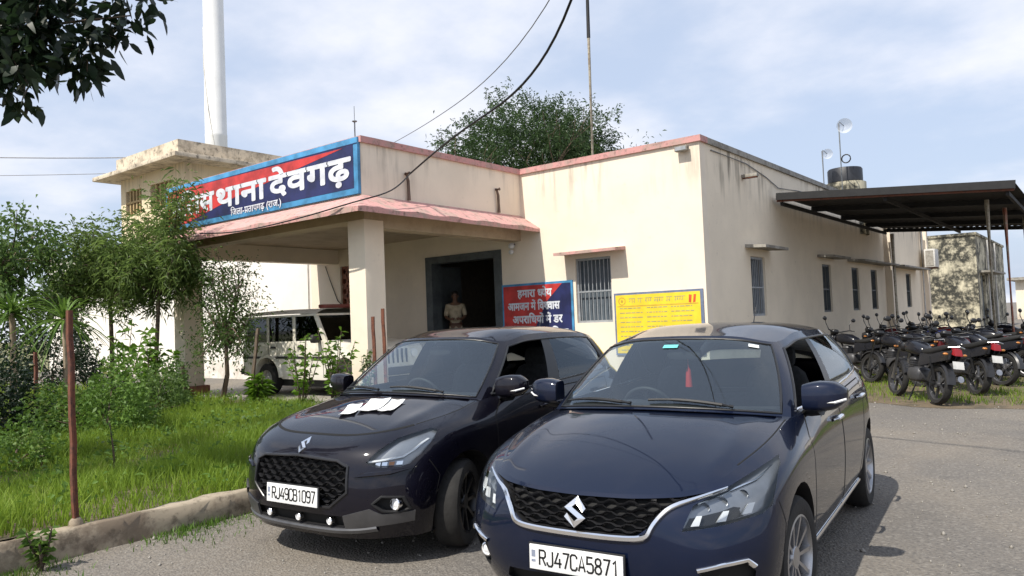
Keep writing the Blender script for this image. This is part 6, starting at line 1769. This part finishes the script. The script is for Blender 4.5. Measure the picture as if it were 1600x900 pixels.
for (x, y, dx, dy, colr, lb) in others:
    c = copy_tree(m0); c.location = (x, y, .02); c.rotation_euler = (R(8)+rng.uniform(-.05, .05), 0, heading(dx, dy)+rng.uniform(-.2, .2)); c['label'] = lb
    for ch in c.children:
        if ch.name.split('.')[0] in ('fuel_tank', 'side_panel'):
            ch.material_slots[0].link = 'OBJECT'; ch.material_slots[0].material = PAINTS[colr]
        if y > 15 and ch.name.split('.')[0] in DULL: ch.material_slots[0].link = 'OBJECT'; ch.material_slots[0].material = DULL[ch.name.split('.')[0]]
# covered bike seat: dark blue sheet thrown over the second machine is left plain

# ================================================================ person in the doorway
def skin_mesh(name, verts, edges, rads, mat, parent, root=0, sub=2):
    me = bpy.data.meshes.new(name); me.from_pydata(verts, edges, [])
    o = bpy.data.objects.new(name, me); COL.objects.link(o)
    sk = o.modifiers.new('s', 'SKIN'); 
    for i, v in enumerate(me.skin_vertices[0].data):
        v.radius = rads[i] if isinstance(rads[i], tuple) else (rads[i], rads[i]); v.use_root = i == root
    sb = o.modifiers.new('u', 'SUBSURF'); sb.levels = sub; sb.render_levels = sub
    bpy.context.view_layer.update()
    m2 = bpy.data.meshes.new_from_object(o.evaluated_get(bpy.context.evaluated_depsgraph_get()))
    bpy.data.objects.remove(o); bpy.data.meshes.remove(me); m2.name = name
    return link_mesh(name, m2, mat, parent, 60)
skin_c = plain('skin', (.17, .09, .055), .55); khaki = plain('khaki_cloth', (.50, .42, .29), .9, 0, .2, 10); hair_c = plain('hair_black', (.015, .012, .01), .6)
ps = thing('person', 'person in a khaki uniform standing in the dark entrance doorway', 'person', (-12.95, 14.1, .55), R(42))
# faces -Y in its own axes; z from the floor
v = [(0, 0, .98), (0, 0, 1.12), (0, .01, 1.30), (0, .01, 1.46), (0, .0, 1.53), (0, -.015, 1.60), (0, -.02, 1.69), (0, -.01, 1.77)]
e = [(0, 1), (1, 2), (2, 3), (3, 4), (4, 5), (5, 6), (6, 7)]; rr = [(.15, .11), (.14, .10), (.165, .11), (.13, .085), (.055, .055), (.065, .075), (.077, .092), (.06, .07)]
for s in (-1, 1):
    k = len(v); v += [(.19*s, .01, 1.42), (.25*s, .03, 1.16), (.16*s, -.2, 1.09), (.09*s, -.26, 1.10)]; e += [(3, k), (k, k+1), (k+1, k+2), (k+2, k+3)]; rr += [.062, .046, .036, (.02, .036)]
    h0 = k+3
    for j, (dx, dz, L) in enumerate(((-.02, .03, .06), (-.05, .02, .075), (-.055, .005, .08), (-.05, -.012, .072), (-.04, -.028, .06))):
        k2 = len(v); v += [(.09*s+dx*s*.6, -.285, 1.10+dz), (.09*s+dx*s*1.4, -.27, 1.10+dz*1.1)]; e += [(h0, k2), (k2, k2+1)]; rr += [.010, .008]
    k = len(v); v += [(.09*s, 0, .90), (.10*s, -.01, .50), (.105*s, .02, .09), (.12*s, -.12, .04)]; e += [(0, k), (k, k+1), (k+1, k+2), (k+2, k+3)]; rr += [.09, .062, .045, (.045, .03)]
skin_mesh('body', v, e, rr, skin_c, ps)
cv = [(0, 0, .90), (0, 0, 1.12), (0, .01, 1.30), (0, .01, 1.45)]; ce = [(0, 1), (1, 2), (2, 3)]; cr_ = [(.175, .135), (.165, .125), (.19, .132), (.15, .105)]
for s in (-1, 1):
    k = len(cv); cv += [(.19*s, .01, 1.42), (.248*s, .03, 1.15)]; ce += [(3, k), (k, k+1)]; cr_ += [.078, .066]
k = len(cv); cv += [(0, .0, 1.515)]; ce += [(3, k)]; cr_ += [(.085, .08)]
skin_mesh('shirt', cv, ce, cr_, khaki, ps)
tv = [(0, 0, 1.0), (0, 0, .92)]; te = [(0, 1)]; tr_ = [(.165, .12), (.16, .12)]
for s in (-1, 1):
    k = len(tv); tv += [(.09*s, 0, .82), (.10*s, -.01, .50), (.105*s, .02, .1)]; te += [(1, k), (k, k+1), (k+1, k+2)]; tr_ += [.105, .08, .075]
skin_mesh('trousers', tv, te, tr_, khaki, ps)
MB().ellipsoid((0, .012, 1.735), (.088, .098, .085), 16, 10).build('hair', hair_c, ps, smooth=60)
fc = MB().ellipsoid((0, -.118, 1.665), (.013, .022, .022), 8, 6); fc.build('nose', skin_c, ps, smooth=60)
for s in (-1, 1):
    MB().ellipsoid((.03*s, -.098, 1.69), (.013, .012, .008), 8, 6).build('eye', hair_c, ps, smooth=60); MB().ellipsoid((.082*s, -.005, 1.67), (.012, .022, .032), 8, 6).build('ear', skin_c, ps, smooth=60)
MB().ellipsoid((0, -.10, 1.625), (.025, .01, .006), 8, 6).build('mouth', plain('lips', (.18, .07, .05), .6), ps, smooth=60)
MB().lathe([(.175, 0), (.178, .02), (.175, .045)], 20, 'z', (0, 0, .95)).build('belt', plain('belt_brown', (.10, .04, .02), .5), ps, smooth=50)
ps.children[-1].scale = (1, .76, 1)
# chair in the porch
ch = thing('plastic_chair', 'small brown chair by the entrance wall under the porch', 'chair', (-14.3, 13.0, .12), R(160))
brown = plain('chair_brown', (.10, .05, .035), .5)
MB().box(-.22, .22, -.22, .22, .42, .45).build('seat', brown, ch, bevel=.01); MB().box(-.22, .22, .19, .22, .5, .85).build('backrest', brown, ch, bevel=.01)
for sx in (-1, 1):
    for sy in (-1, 1): MB().bar((sx*.19, sy*.19, 0), (sx*.19, sy*.19, .42 if sy < 0 else .5), .035).build('leg', brown, ch)
